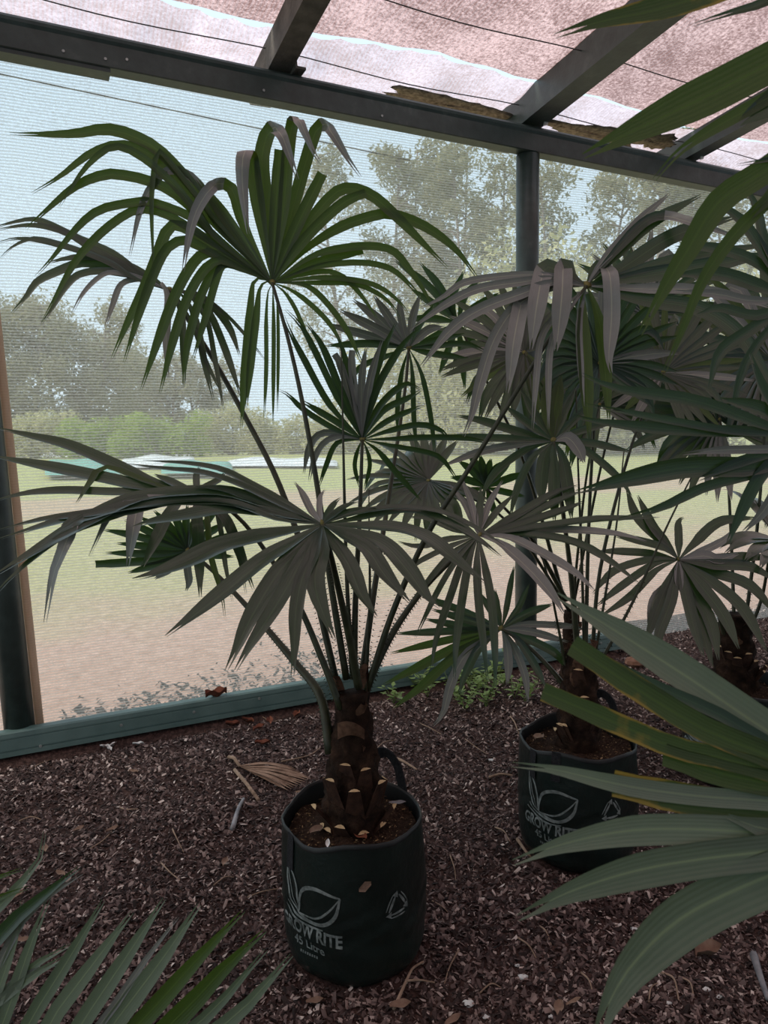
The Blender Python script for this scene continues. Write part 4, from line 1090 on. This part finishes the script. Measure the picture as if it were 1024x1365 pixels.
# ------------------------------------------------------------------ near palm beside the camera on the right: leaves reach into view
BAG5 = (1.25, 0.95)
grow_bag(BAG5, 0, 5.2, 'green grow bag of the near palm whose broad leaves overhang the mulch', (), detail=False)
p5 = tag(empty('fan_palm', (BAG5[0], BAG5[1], 0.33)), 'near fan palm with broad yellow-tipped leaves overhanging the middle bag', 'palm', 'potted fan palms')
trunk(p5, (BAG5[0], BAG5[1], 0.33), (BAG5[0], BAG5[1], 0.85), 0.08, 0.05, [], 23, nstub=8)
def to_px(p):
    v_ = np.array(p) - CAM; d = v_ @ FWD; return (W / 2 + F * (v_ @ RIGHT) / d, H / 2 - F * (v_ @ UP) / d, d)
T5 = to_px((BAG5[0], BAG5[1], 0.84))
S_ = """near 40 1024,972 925,905 827,843 742,793
leaf 15 1024,990 960,952 880,916 790,868
yellow b 29 1015,1003 940,972 850,918 763,860
yellow b 25 1000,1020 902,997 820,963 724,922
young b 30 1080,1050 1024,1044 960,1030 886,1006
near 22 1024,1068 940,1062 860,1052 800,1040 740,1026 682,1019
yellow b 34 1100,1092 1024,1082 900,1062 818,1044
near 26 1100,1110 1024,1106 970,1088
near 34 1080,1110 1024,1111 930,1106 840,1108 750,1126 684,1150
near 39 1080,1125 1024,1136 940,1146 850,1162 760,1190 690,1224
near 56 1090,1150 1024,1172 920,1222 850,1284 812,1342 795,1392"""
traced_frond(p5, (1200, 1085), 0.82, 0.12, -0.25, [T5, (1300, 1080, 0.9)], S_.split('\n'), thorn=0.0)
O_ = """14 1024,568 928,534 828,519 776,499
9 1040,580 980,575 903,562 830,548 780,539
14 1024,577 940,574 868,570 800,562 766,555
24 1024,620 918,623 843,637 768,656
12 1024,626 943,648 880,677 823,693
dusty 10 1040,598 960,600 910,605
16 1040,555 1000,540 960,532
16 1040,610 1010,640 985,690 970,725
dusty 13 1045,640 1020,680 990,710
12 1050,560 1020,520 1000,470
13 1040,600 980,618 930,640"""
traced_frond(p5, (1095, 592), 1.30, 0.12, 0.0, [T5, (1250, 900, 1.1), (1180, 680, 1.2)], O_.split('\n'), thorn=0.0)
R_ = """yellow 27 1024,-35 960,-15 880,10 800,28 740,48
young 44 1110,45 1024,85 960,118 900,147 830,181 778,208
young 16 1100,85 1024,130 950,172 905,203 872,240
leaf 10 1100,-30 1024,2 970,18 922,34
leaf 44 1120,90 1024,140 985,165
young 30 1110,160 1024,225 960,268 920,330 890,378 853,446
young 16 1130,170 1030,262 975,318 935,378 910,440 883,502
leaf 10 1120,185 1024,212 983,220
young 34 1110,190 1040,250 1000,290"""
traced_frond(p5, (1255, 40), 0.95, 0.05, 0.05, [T5, (1420, 500, 0.95), (1340, 180, 0.95)], R_.split('\n'), thorn=0.0)
U_ = """12 1010,420 960,410 930,420
14 1000,440 960,470 945,520
dusty 10 1000,400 960,392 900,388
16 1010,380 960,365 900,366
12 1010,350 950,330 900,330
10 1005,465 985,510 975,560
12 1015,330 985,290 950,268
10 1020,320 1010,280 990,240"""
traced_frond(p5, (1060, 400), 1.55, 0.1, 0.0, [T5, (1300, 700, 1.15), (1150, 480, 1.4)], U_.split('\n'), thorn=0.0)

# ------------------------------------------------------------------ near palm on the left, below the camera
BAG6 = (-1.05, 0.55)
grow_bag(BAG6, 0, 6.6, 'green grow bag of the near palm whose grassy leaves fan low over the mulch', (), detail=False)
p6 = tag(empty('fan_palm', (BAG6[0], BAG6[1], 0.33)), 'near fan palm with slim grey-green leaves fanning low over bare mulch', 'palm', 'potted fan palms')
trunk(p6, (BAG6[0], BAG6[1], 0.33), (BAG6[0], BAG6[1], 0.50), 0.07, 0.05, [], 29, nstub=6)
hub6 = (-50, 1530); b6 = to_px((BAG6[0], BAG6[1] + 0.02, 0.50))
T_ = """near 17 180,1440 305,1362 389,1273
near 13 165,1430 268,1362 355,1266
young 20 150,1430 236,1358 300,1290 354,1240
young 17 120,1425 190,1360 262,1280 325,1214
near 19 110,1420 155,1360 215,1280 266,1206
dusty 8 90,1410 142,1355 190,1285 238,1222
near 17 70,1420 111,1360 165,1280 219,1198
near 16 45,1410 68,1360 120,1290 176,1216
near 14 25,1400 40,1360 90,1280 138,1200
near 12 -10,1400 12,1340 40,1260 66,1196
leaf 13 -40,1320 0,1246 50,1200 106,1156
dusty 8 -30,1340 0,1282 39,1216 110,1164
near 10 -60,1290 0,1208 50,1150 60,1108
young 11 -60,1240 -20,1205 38,1183
young 9 -65,1215 -25,1180 30,1158
dusty 7 -30,1370 25,1304 83,1284
near 9 -20,1380 30,1300 100,1256
near 10 -15,1360 0,1310 20,1250 30,1200
near 9 -40,1380 5,1330 60,1290 100,1270"""
traced_frond(p6, hub6, 1.12, -0.1, -0.05, [b6, (-140, 1560, 1.0)], T_.split('\n'), thorn=0.0, r0=0.01, wscale=1.4)
# ------------------------------------------------------------------ mulch and litter on the floor
def wall_so(x, y):
    q = np.array([x, y]) - WA; return q @ WD, q @ WN
def floor_z(x, y):
    s, o = wall_so(x, y); return floor_pt(s, o)[2]
N = 240000
pos = []
u = nprng.random((N * 3, 2))
yy = 0.85 + (6.6 - 0.85) * u[:, 0] ** 1.45; xx = (u[:, 1] - 0.5) * 2 * (0.74 * yy + 0.45)
q = np.stack([xx, yy], 1) - WA; so = np.stack([q @ WD, q @ WN], 1)
edge = 0.0 + 0.45 * np.clip((so[:, 0] - 3.5) / 0.5, 0, 1); ok = so[:, 1] < edge
for c in (BAG1, BAG2, BAG3): ok &= np.hypot(xx - c[0], yy - c[1]) > 0.19
xx, yy, so = xx[ok][:N], yy[ok][:N], so[ok][:N]
s_, o_ = so[:, 0], so[:, 1]
kk = (s_ < 3.55) * 1.0
zz = (0.012 * np.sin(3.1 * s_ + 1.3 * o_) + 0.008 * np.sin(7.3 * s_ - 4.1 * o_) + 0.006 * np.sin(13.7 * o_ + 2 * s_)) * (1 - kk * np.clip((o_ + 0.3) / 0.3, 0, 1)) - 0.02 * np.clip(1 - np.abs(o_ + 0.03) / 0.10, 0, 1) * kk - 0.012 + nprng.random(len(xx)) * 0.006
m = chips_mesh('mulch_chips', 'chip', np.stack([xx, yy, zz], 1), 0.004, 0.020, tilt=0.9)
tag(m, 'loose dark brown bark mulch chips covering the shade house floor', 'mulch', kind='stuff')

def polyline_thing(name, pxs, r, mat, label, cat, group=None, lift=0.006, extra=None):
    pts = [G(x, y, 0.0) for x, y in pxs]
    pts = [np.array([p[0], p[1], floor_z(p[0], p[1]) + lift + r + 0.004 * math.sin(i * 2.3)]) for i, p in enumerate(pts)]
    o_ = pts[0].copy(); o_[2] -= r
    mb = MB(); mb.tube(catmull(pts, max(4, len(pts) * 4)), np.linspace(r, r * 0.6, max(4, len(pts) * 4)), 6)
    if extra is None:
        o = mb.build(name, mat, None, o_, True); tag(o, label, cat, group); return o
    root = empty(name, o_); tag(root, label, cat, group); mb.build('main_stem', mat, root, None, True)
    for e in extra:
        pe = [G(x, y, 0.0) for x, y in e]; pe = [np.array([p[0], p[1], floor_z(p[0], p[1]) + lift + r + 0.004]) for p in pe]
        mb = MB(); mb.tube(catmull(pe, 8), np.linspace(r * 0.7, r * 0.35, 8), 6); mb.build('side_twig', mat, root, None, True)
    return root
polyline_thing('dry_twig', [(525, 1345), (545, 1305), (552, 1292), (565, 1287)], 0.005, 'twig', 'forked brown twig lying on the mulch beside the foremost bag', 'twig', None, extra=[[(540, 1312), (560, 1310), (580, 1312)]])
polyline_thing('dead_stalk', [(310, 1108), (318, 1085), (325, 1068)], 0.010, 'greystick', 'grey cut leaf stalk lying alone on the mulch before the dead frond', 'stalk')
polyline_thing('grey_stick', [(1005, 1270), (1012, 1300), (1024, 1335)], 0.011, 'greystick', 'smooth grey stick on the mulch below the broad near leaves', 'stick')
polyline_thing('grey_offcut', [(916, 1256), (926, 1258), (940, 1259)], 0.008, 'greystick', 'short pale grey offcut beside a crumpled leaf', 'offcut')
polyline_thing('dry_twig', [(680, 956), (686, 965), (692, 977)], 0.004, 'twig', 'thin pale twig leaning near the middle grow bag', 'twig')
polyline_thing('dry_twig', [(690, 1120), (700, 1135), (708, 1142)], 0.007, 'twig', 'pale broken stick against the foot of the middle bag', 'twig')
polyline_thing('dry_twig', [(652, 1033), (668, 1030), (684, 1031)], 0.006, 'twig', 'pale pinkish stick lying beside the middle bag', 'twig')
polyline_thing('dry_twig', [(520, 1008), (535, 1012), (556, 1022)], 0.007, 'twig', 'pale stick lying behind the foremost bag handle', 'twig')
polyline_thing('dry_twig', [(375, 1015), (400, 1010), (415, 1003), (428, 995)], 0.004, 'twig', 'wavy brown twig lying behind the dead frond', 'twig')
tw = [[(600, 1140), (606, 1158), (608, 1175)], [(720, 1240), (728, 1248), (735, 1262)], [(868, 1245), (870, 1258), (872, 1272)], [(612, 1268), (600, 1290), (592, 1310)], [(688, 1252), (705, 1265), (715, 1278)], [(865, 1345), (868, 1325), (880, 1312)], [(905, 1305), (920, 1315), (925, 1335)], [(880, 1300), (898, 1310), (905, 1340)],
      [(120, 1130), (140, 1120), (160, 1095)], [(230, 1110), (238, 1125), (245, 1135)], [(40, 1025), (55, 1015), (70, 1005)], [(560, 960), (575, 968), (590, 975)], [(160, 1075), (170, 1080), (185, 1078)], [(330, 1195), (350, 1190), (372, 1185)], [(215, 1150), (228, 1165), (240, 1172)], [(620, 980), (635, 990), (652, 998)], [(285, 1180), (300, 1170), (312, 1168)],
      [(660, 1100), (672, 1108), (680, 1120)], [(640, 1320), (655, 1310), (668, 1312)], [(775, 1300), (785, 1312), (790, 1325)], [(950, 1205), (965, 1215), (975, 1218)], [(820, 1330), (832, 1340), (838, 1352)], [(540, 1240), (552, 1230), (560, 1222)], [(575, 1200), (590, 1210), (598, 1216)], [(25, 1090), (42, 1085), (60, 1088)], [(345, 950), (360, 958), (372, 955)], [(500, 1000), (512, 990), (528, 985)], [(880, 905), (895, 912), (910, 908)], [(860, 930), (868, 945), (880, 955)]]
for k, pxs in enumerate(tw):
    polyline_thing('dry_twig', pxs, 0.0022 + 0.0012 * ((k * 7) % 5) / 5, 'twig', 'thin dry twig strewn on the open mulch', 'twig', 'thin twigs strewn on the mulch')

# dead fan frond on the mulch
dz = G(312, 1025); root = empty('dead_frond', (dz[0], dz[1], 0)); tag(root, 'dried brown palm frond lying flat on the mulch behind the foremost bag', 'frond')
def gp(x, y, lift): p = G(x, y, 0.0); return np.array([p[0], p[1], floor_z(p[0], p[1]) + lift])
for k, (a, b, w_) in enumerate([((305, 1016), (320, 1026), 9), ((313, 1031), (345, 1070), 7)]):
    mb = MB(); mb.tube([gp(*a, 0.015), gp((a[0] + b[0]) / 2, (a[1] + b[1]) / 2 - 2, 0.022), gp(*b, 0.014)], 0.008, 6); mb.build('stalk', 'twig', root, None, True)
for k in range(16):
    t = k / 15; e = (352 + 60 * math.sin(1.4 * t + 0.5) - 12 * t, 1020 + 38 * t); st = (318 + 10 * t, 1027 + 4 * t); e = (345 + 70 * (1 - abs(t - 0.45) * 0.8), 1022 + 34 * t)
    mid = ((st[0] + e[0]) / 2, (st[1] + e[1]) / 2 - 1)
    v, f = leaf_strip([gp(*st, 0.02), gp(*mid, 0.030 + 0.004 * (k % 3)), gp(*e, 0.016)], 0.020, np.array([0, 0, 1.0]), False, 0.3, 9, 0.85, k)
    obj('leaflet', v, f, 'deadleaf', root)

def litter_leaf(px, py, ln, wd, yaw, mat, label, group=None, curl=0.25, z=None, face=None):
    c = G(px, py, 0.0) if z is None else np.array(z, float); z0 = (floor_z(c[0], c[1]) + 0.012) if z is None else c[2]
    v = []; n = 8; ca, sa = math.cos(yaw), math.sin(yaw)
    for i in range(n + 1):
        t = i / n; w_ = wd * math.sin(math.pi * (0.06 + 0.92 * t)) ** 0.8; x = (t - 0.5) * ln
        for y in (-1, -0.4, 0.4, 1):
            yy_ = y * w_ / 2; zz_ = curl * wd * (y * y) * 0.8 + curl * ln * 0.25 * math.sin(3 * t * math.pi + y) * 0.4 + 0.004
            v.append((c[0] + x * ca - yy_ * sa, c[1] + x * sa + yy_ * ca, z0 + zz_))
    o = obj('dry_leaf', v, [(4 * i + j, 4 * i + j + 1, 4 * i + 5 + j, 4 * i + 4 + j) for i in range(n) for j in range(3)], mat)
    tag(o, label, 'leaf', group); return o
litter_leaf(945, 1270, 0.085, 0.045, 0.3, 'deadleaf', 'crumpled tan leaf on the mulch under the broad near leaves', curl=0.6)
litter_leaf(534, 1342, 0.055, 0.03, 0.2, 'deadleaf', 'small oval brown leaf by the foot of the forked twig')
litter_leaf(604, 1359, 0.055, 0.02, 0.7, 'deadleaf', 'tan strip of bark lying near the forked twig')
litter_leaf(745, 1350, 0.05, 0.025, 1.2, 'deadleaf', 'curled pale brown leaf on the dark mulch before the middle bag')
litter_leaf(765, 1343, 0.05, 0.012, 0.5, 'twig', 'narrow pale wood splinter next to the curled brown leaf')
litter_leaf(838, 930, 0.09, 0.035, 0.1, 'deadleaf', 'pinkish dry leaf on the mulch behind the middle bag')
for k, (x, y) in enumerate([(350, 992), (345, 972), (360, 962), (330, 958), (225, 965), (395, 950), (372, 944), (310, 962)]):
    litter_leaf(x, y, 0.07, 0.035, k * 0.9, 'redleaf', 'reddish brown dry leaf caught along the foot of the base rail', 'reddish leaves along the base rail', 0.5)
for k, (x, y) in enumerate([(30, 1252), (24, 1185), (80, 1160), (150, 1110), (60, 1130), (420, 1340), (300, 1150), (178, 1033), (105, 1105)]):
    litter_leaf(x, y, 0.045, 0.022, k * 1.3, 'deadleaf', 'small tan leaf scrap lying in the open mulch', 'tan leaf scraps in the mulch', 0.3)
# leaf stuck to the front of the foremost bag
a0 = 10; cpt = bag_pt(BAG1, a0, 0.295, 0.7, 0.003); v = []
for i in range(5):
    for j in range(3): v.append(bag_pt(BAG1, a0 + (i - 2) * 2.2, 0.295 + (j - 1) * 0.014 * (1 - abs(i - 2) / 3) + 0.004 * (i - 2), 0.7, 0.003 + 0.003 * abs(j - 1)))
tag(obj('dry_leaf', v, [(3 * i + j, 3 * i + j + 1, 3 * i + 4 + j, 3 * i + 3 + j) for i in range(4) for j in range(2)], 'deadleaf'), 'tiny brown leaf stuck to the side of the foremost grow bag', 'leaf')
# bark pieces and labels on the potting mix
for k, (px, py, dd, ln, wd, mt, lab) in enumerate([(405, 1058, 2.0, 0.05, 0.018, 'twig', 'pale stick of bark on the potting mix by the strap of the foremost bag'), (422, 1108, 1.90, 0.045, 0.03, 'deadleaf', 'brown bark flake on the front of the foremost potting mix'), (437, 1126, 1.87, 0.04, 0.012, 'white', 'white plastic plant tag on the foremost potting mix'), (480, 1116, 1.87, 0.045, 0.03, 'redleaf', 'reddish bark flake on the foremost potting mix'), (530, 1072, 1.98, 0.05, 0.02, 'greystick', 'grey bark flake on the foremost potting mix near the loop handle'),
        (718, 984, 2.52, 0.05, 0.035, 'twig', 'pale leaf scrap on the potting mix of the middle bag'), (790, 980, 2.52, 0.07, 0.02, 'redleaf', 'brown leaf scrap on the potting mix of the middle bag'), (770, 992, 2.42, 0.05, 0.025, 'deadleaf', 'tan bark flake at the front of the middle bag')]):
    r = ray(px, py); t = (0.362 - CAM[2]) / r[2]; c = CAM + r * t
    litter_leaf(0, 0, ln, wd, k * 0.8, mt, lab, z=c, curl=0.2)
# stone by the rail, white scraps, tiny white stones
def stone(px, py, r, mat, label, name, cat, group=None, seed=1):
    c = G(px, py, 0.0); z = floor_z(c[0], c[1]); v, f = blob((c[0], c[1], z + r * 0.45), r * 1.3, r * 0.8, r * 0.6, seed, 12, 6)
    tag(obj(name, v, f, mat, smooth=False), label, cat, group)
stone(849, 886, 0.06, 'stone', 'reddish brown stone on the mulch beyond the middle bag', 'stone', 'stone', seed=4)
for k, (x, y, r) in enumerate([(655, 1005, 0.010), (697, 1300, 0.010), (625, 1332, 0.012), (648, 1349, 0.008), (550, 1175, 0.007), (735, 1355, 0.006), (690, 1285, 0.006), (892, 1343, 0.006), (845, 1240, 0.008), (960, 1330, 0.007), (942, 1320, 0.008)]):
    stone(x, y, r, 'white', 'tiny white pebble scattered in the dark mulch', 'pebble', 'pebble', 'white pebbles in the mulch', seed=k)
for k, (x, y) in enumerate([(140, 992), (150, 990), (146, 996), (184, 990)]):
    litter_leaf(x, y, 0.05, 0.02, k * 1.1, 'white', 'torn white plastic scrap tucked under the base rail', 'white scraps under the base rail', 0.5)
# dry brown leaf outside against the rail
c = wallp(0.98, 0.045, 0.117); litter_leaf(0, 0, 0.11, 0.05, WANG + 0.1, 'redleaf', 'big curled brown leaf lodged on top of the green base rail', z=c, curl=0.8)

# ------------------------------------------------------------------ weeds along the rail
def weed(px, py, h, n, seed, label, group):
    c = G(px, py, 0.0); z = floor_z(c[0], c[1]); rr = random.Random(seed)
    root = empty('weed', (c[0], c[1], z)); tag(root, label, 'weed', group)
    for k in range(n):
        a = rr.uniform(0, 6.28); d = np.array([math.cos(a), math.sin(a), 0]); hh = h * rr.uniform(0.5, 1.1); tip = np.array([c[0], c[1], z]) + d * hh * 0.6 + np.array([0, 0, hh])
        mb = MB(); mb.tube([(c[0], c[1], z - 0.01), tip * 0.5 + np.array([c[0], c[1], z + hh * 0.3]) * 0.5, tip], 0.0015, 4)
        for j in range(5):
            t = 0.35 + 0.16 * j; p = np.array([c[0], c[1], z]) * (1 - t) + tip * t; b = rr.uniform(0, 6.28); e = np.array([math.cos(b), math.sin(b), rr.uniform(-0.2, 0.5)]); s = np.cross(e, (0, 0, 1.0)); ln = rr.uniform(0.025, 0.05)
            mb.add([p, p + e * ln * 0.5 + s * ln * 0.28, p + e * ln, p + e * ln * 0.5 - s * ln * 0.28], [(0, 1, 2, 3)])
        mb.build('leafy_stem', 'weed', root)
wd_px = [(625, 912), (640, 905), (655, 925), (670, 915), (600, 918), (685, 930), (612, 930), (648, 938), (570, 925), (525, 935), (555, 915), (632, 925), (590, 905), (700, 935), (662, 900), (640, 918), (620, 940), (605, 903)]
for k, (x, y) in enumerate(wd_px): weed(x, y, 0.09 + 0.03 * (k % 3), 6, 100 + k, 'small bright green weed sprouting from mulch along the base rail', 'weeds by the base rail')

# ------------------------------------------------------------------ outside: litter against the cloth
pp = []
for k in range(1000):
    s = nprng.random() * 1.9 + 0.25; o = 0.26 + abs(nprng.normal()) * 0.28 * (0.35 + 0.5 * s) * 1.1; q = WA + WD * s + WN * o; pp.append((q[0], q[1], -0.012))
MT['flake'] = mat_island('dark_flakes', [(0, (0.006, 0.005, 0.004)), (1, (0.035, 0.028, 0.02))])
m = chips_mesh('leaf_litter', 'flake', pp, 0.012, 0.036, tilt=0.9); tag(m, 'dark leaf litter scattered on the yard outside along the base rail', 'litter', kind='stuff')

# ------------------------------------------------------------------ outside: trees, shrubs, covers
def leaf_cloud(centres, radii, n, size, seed):
    g = np.random.default_rng(seed); k = len(centres); idx = g.integers(0, k, n)
    d = g.normal(size=(n, 3)); d /= np.linalg.norm(d, axis=1)[:, None]; rad = g.random(n) ** 0.45
    p = np.array(centres)[idx] + d * rad[:, None] * np.array(radii)[idx][:, None] * np.array([1, 1, 0.9])
    a = g.normal(size=(n, 3)); a /= np.linalg.norm(a, axis=1)[:, None]; b = np.cross(a, g.normal(size=(n, 3))); b /= np.linalg.norm(b, axis=1)[:, None]
    s = size * (0.6 + 0.8 * g.random(n))[:, None]
    v = np.stack([p - a * s, p + b * s * 0.4, p + a * s, p - b * s * 0.4], 1).reshape(-1, 3)
    return v, np.arange(n * 4).reshape(-1, 4)
def tree(px, ybase_d, ytop, spread_px, mat, label, seed, trunks=1, nleaf=3200, leaf=0.28, low=0.3, group=None, trunk_r=0.16, clumps=64, dense=1.0):
    """px: where its foot stands, ybase_d: distance; height from the pixel of its top"""
    d = ybase_d; g = random.Random(seed); foot = P(px, 600, d); foot[2] = -0.03
    top = P(px, ytop, d)[2]; spread = spread_px * d / 1000
    root = empty('tree', foot); tag(root, label, 'tree', group); cen = []; rad = []
    for k in range(trunks):
        off = (k - (trunks - 1) / 2) * spread * 0.5
        lean = g.uniform(-0.06, 0.06) * top; base = foot + np.array([off * 0.6, g.uniform(-0.4, 0.4), 0]); tip = base + np.array([lean + off * 0.5, 0, top * 0.92])
        mid = base * 0.5 + tip * 0.5 + np.array([g.uniform(-0.3, 0.3), 0, 0]); path = catmull([base, mid, tip], 10)
        mb = MB(); mb.tube(path, np.linspace(trunk_r, 0.04, 10), 7); mb.build('trunk', 'bark', root, None, True)
        mb = MB()
        for j in range(clumps // trunks):
            t = low + (1 - low) * (j + g.random()) / (clumps // trunks); t = min(t, 0.99); q9 = t * 9; i9 = int(q9); p = path[i9] + (path[min(9, i9 + 1)] - path[i9]) * (q9 - i9); a = g.uniform(0, 6.28)
            r = spread * 0.5 * (0.35 + 0.65 * math.sin(math.pi * min(1, (t - low) / (1 - low) * 0.8 + 0.2))) * g.uniform(0.5, 1.1) / (1 + 0.25 * (trunks - 1))
            e = p + np.array([math.cos(a) * r, math.sin(a) * r * 0.7, g.uniform(0.1, 0.5) * r]); mb.tube([p, (p + e) / 2 + np.array([0, 0, 0.15 * r]), e], [0.06, 0.045, 0.02], 5)
            cen.append(e); rad.append(max(0.5, spread * g.uniform(0.10, 0.20) * dense))
        mb.build('branches', 'bark', root, None, True)
    v, f = leaf_cloud(cen, rad, nleaf * 3, leaf * 0.5, seed); o = obj_np('foliage', v, f, mat, root, foot); o['kind'] = 'stuff'
    return root
TG = 'tall gum trees beyond the yard'
tree(490, 44, 185, 150, 'gum', 'tall open gum tree with airy crown just past the tallest palm leaf', 1, 2, 4200, 0.26, 0.35)
tree(580, 46, 178, 150, 'gum', 'tall gum tree with two pale trunks, seen left of the middle post through cloth', 2, 2, 4600, 0.26, 0.3)
tree(655, 42, 200, 130, 'gum', 'tall slim gum tree right behind the middle post', 3, 2, 4200, 0.26, 0.25)
tree(770, 40, 215, 150, 'gum', 'tall gum tree past the middle post with olive bushes at its foot', 4, 2, 4200, 0.26, 0.3)
tree(868, 36, 150, 60, 'gum', 'stout straight gum trunk beside its twin, seen under the beam', 5, 1, 900, 0.26, 0.7, trunk_r=0.42)
tree(900, 37, 150, 60, 'gum', 'thick straight gum trunk nearest the end of the wall', 6, 1, 900, 0.26, 0.7, trunk_r=0.48)
tree(985, 42, 230, 130, 'gum', 'gum tree furthest along behind the crowded palms', 7, 2, 3000, 0.26, 0.3)
tree(20, 50, 392, 130, 'gum', 'broad dense gum tree beside the end post', 8, 2, 5200, 0.28, 0.1, dense=1.2)
tree(105, 52, 402, 130, 'gum', 'rounded gum tree with dark crown, second from the end post', 9, 2, 5200, 0.28, 0.1, dense=1.1)
tree(-60, 48, 380, 130, 'gum', 'gum tree standing past the end post', 10, 2, 2500, 0.28, 0.1, dense=1.2)
tree(160, 56, 445, 90, 'gum', 'smaller gum tree sloping down beside the rounded gum', 11, 1, 3000, 0.28, 0.1, dense=1.2)
tree(215, 62, 468, 90, 'gum', 'hazy low gum tree above the bright green hedge', 12, 2, 3200, 0.28, 0.05, dense=1.2)
tree(275, 64, 478, 80, 'gum', 'hazy low gum tree behind the hanging palm leaves', 13, 2, 3000, 0.28, 0.05, dense=1.2)
def shrub(px, d, ytop, wpx, mat, label, seed, n=2200, leaf=0.14, group=None):
    foot = P(px, 600, d); foot[2] = -0.03; h = P(px, ytop, d)[2]; w_ = wpx * d / 1000; g = random.Random(seed)
    root = empty('shrub', foot); tag(root, label, 'shrub', group)
    mb = MB(); cen = []; rad = []
    for k in range(9):
        a = g.uniform(0, 6.28); e = foot + np.array([w_ * 0.42 * (k / 4 - 1) , g.uniform(-0.5, 0.5), h * g.uniform(0.35, 0.78)]); mb.tube([foot, (foot + e) / 2, e], [0.05, 0.035, 0.015], 5); cen.append(e); rad.append(max(h * 0.28, w_ * 0.13))
        cen.append(np.array([e[0], e[1], h * 0.25])); rad.append(max(h * 0.28, w_ * 0.13))
    mb.build('stems', 'bark', root)
    v, f = leaf_cloud(cen, rad, int(n * 2.5), leaf * 0.65, seed); v[:, 2] = np.maximum(v[:, 2], 0.0); o = obj_np('foliage', v, f, mat, root, foot); o['kind'] = 'stuff'
shrub(140, 38, 550, 120, 'bright', 'bright lime green shrub at the foot of the rounded gum', 21, 3200)
shrub(215, 37, 545, 120, 'bright', 'bright yellow-green shrub behind the white tarp', 22, 3200)
shrub(45, 39, 540, 120, 'olive', 'olive shrub at the foot of the broad gum beside the end post', 23, 3000)
shrub(310, 40, 535, 110, 'olive', 'olive green shrub behind the green tarp end', 24, 3000)
shrub(395, 39, 548, 130, 'olive', 'low olive shrub below the open patch of sky', 25, 3000)
shrub(480, 38, 520, 130, 'olive', 'olive shrub at the foot of the airy gum', 26, 3000)
shrub(570, 36, 430, 140, 'olive', 'tall olive bush under the two-trunked gum', 27, 4200, 0.2)
shrub(650, 35, 350, 130, 'olive', 'very tall olive bush behind the middle post', 28, 5200, 0.22)
shrub(765, 33, 285, 140, 'olive', 'tallest pale olive bush past the middle post', 29, 6000, 0.24)
shrub(850, 34, 380, 120, 'olive', 'tall olive bush at the foot of the twin gum trunks', 30, 5000, 0.22)
shrub(945, 33, 330, 140, 'olive', 'olive bush behind the crowd of palm leaves', 31, 4000, 0.24)
def tarp(pts, d0, mat, label, seed):
    g = random.Random(seed); (x0, y0), (x1, y1) = pts; n, m_ = 22, 6; v = []
    for j in range(m_ + 1):
        for i in range(n + 1):
            p = G(x0 + (x1 - x0) * i / n, y0 + (y1 - y0) * j / m_, 0.0); u_ = math.sin(math.pi * j / m_); w_ = math.sin(math.pi * i / n) ** 0.4
            v.append((p[0], p[1], max(0.0, 0.30 * u_ * w_ * (0.8 + 0.2 * math.sin(i * 0.5 + seed))) + 0.02))
    tag(obj('tarpaulin', v, [(j * (n + 1) + i, j * (n + 1) + i + 1, (j + 1) * (n + 1) + i + 1, (j + 1) * (n + 1) + i) for j in range(m_) for i in range(n)], mat), label, 'tarpaulin')
tarp(((60, 634), (160, 612)), 30, 'tarp_g', 'long green tarpaulin lying on the grass nearest the end post', 1)
tarp(((45, 612), (95, 606)), 30, 'tarp_w', 'small white cover beyond the long green tarpaulin', 2)
tarp(((160, 624), (262, 606)), 30, 'tarp_w', 'broad white tarpaulin heaped between two green ones', 3)
tarp(((215, 632), (310, 616)), 30, 'tarp_g', 'pale green tarpaulin past the broad white one', 4)
tarp(((300, 622), (450, 614)), 34, 'tarp_w', 'low white sheet stretched out far across the grass', 5)
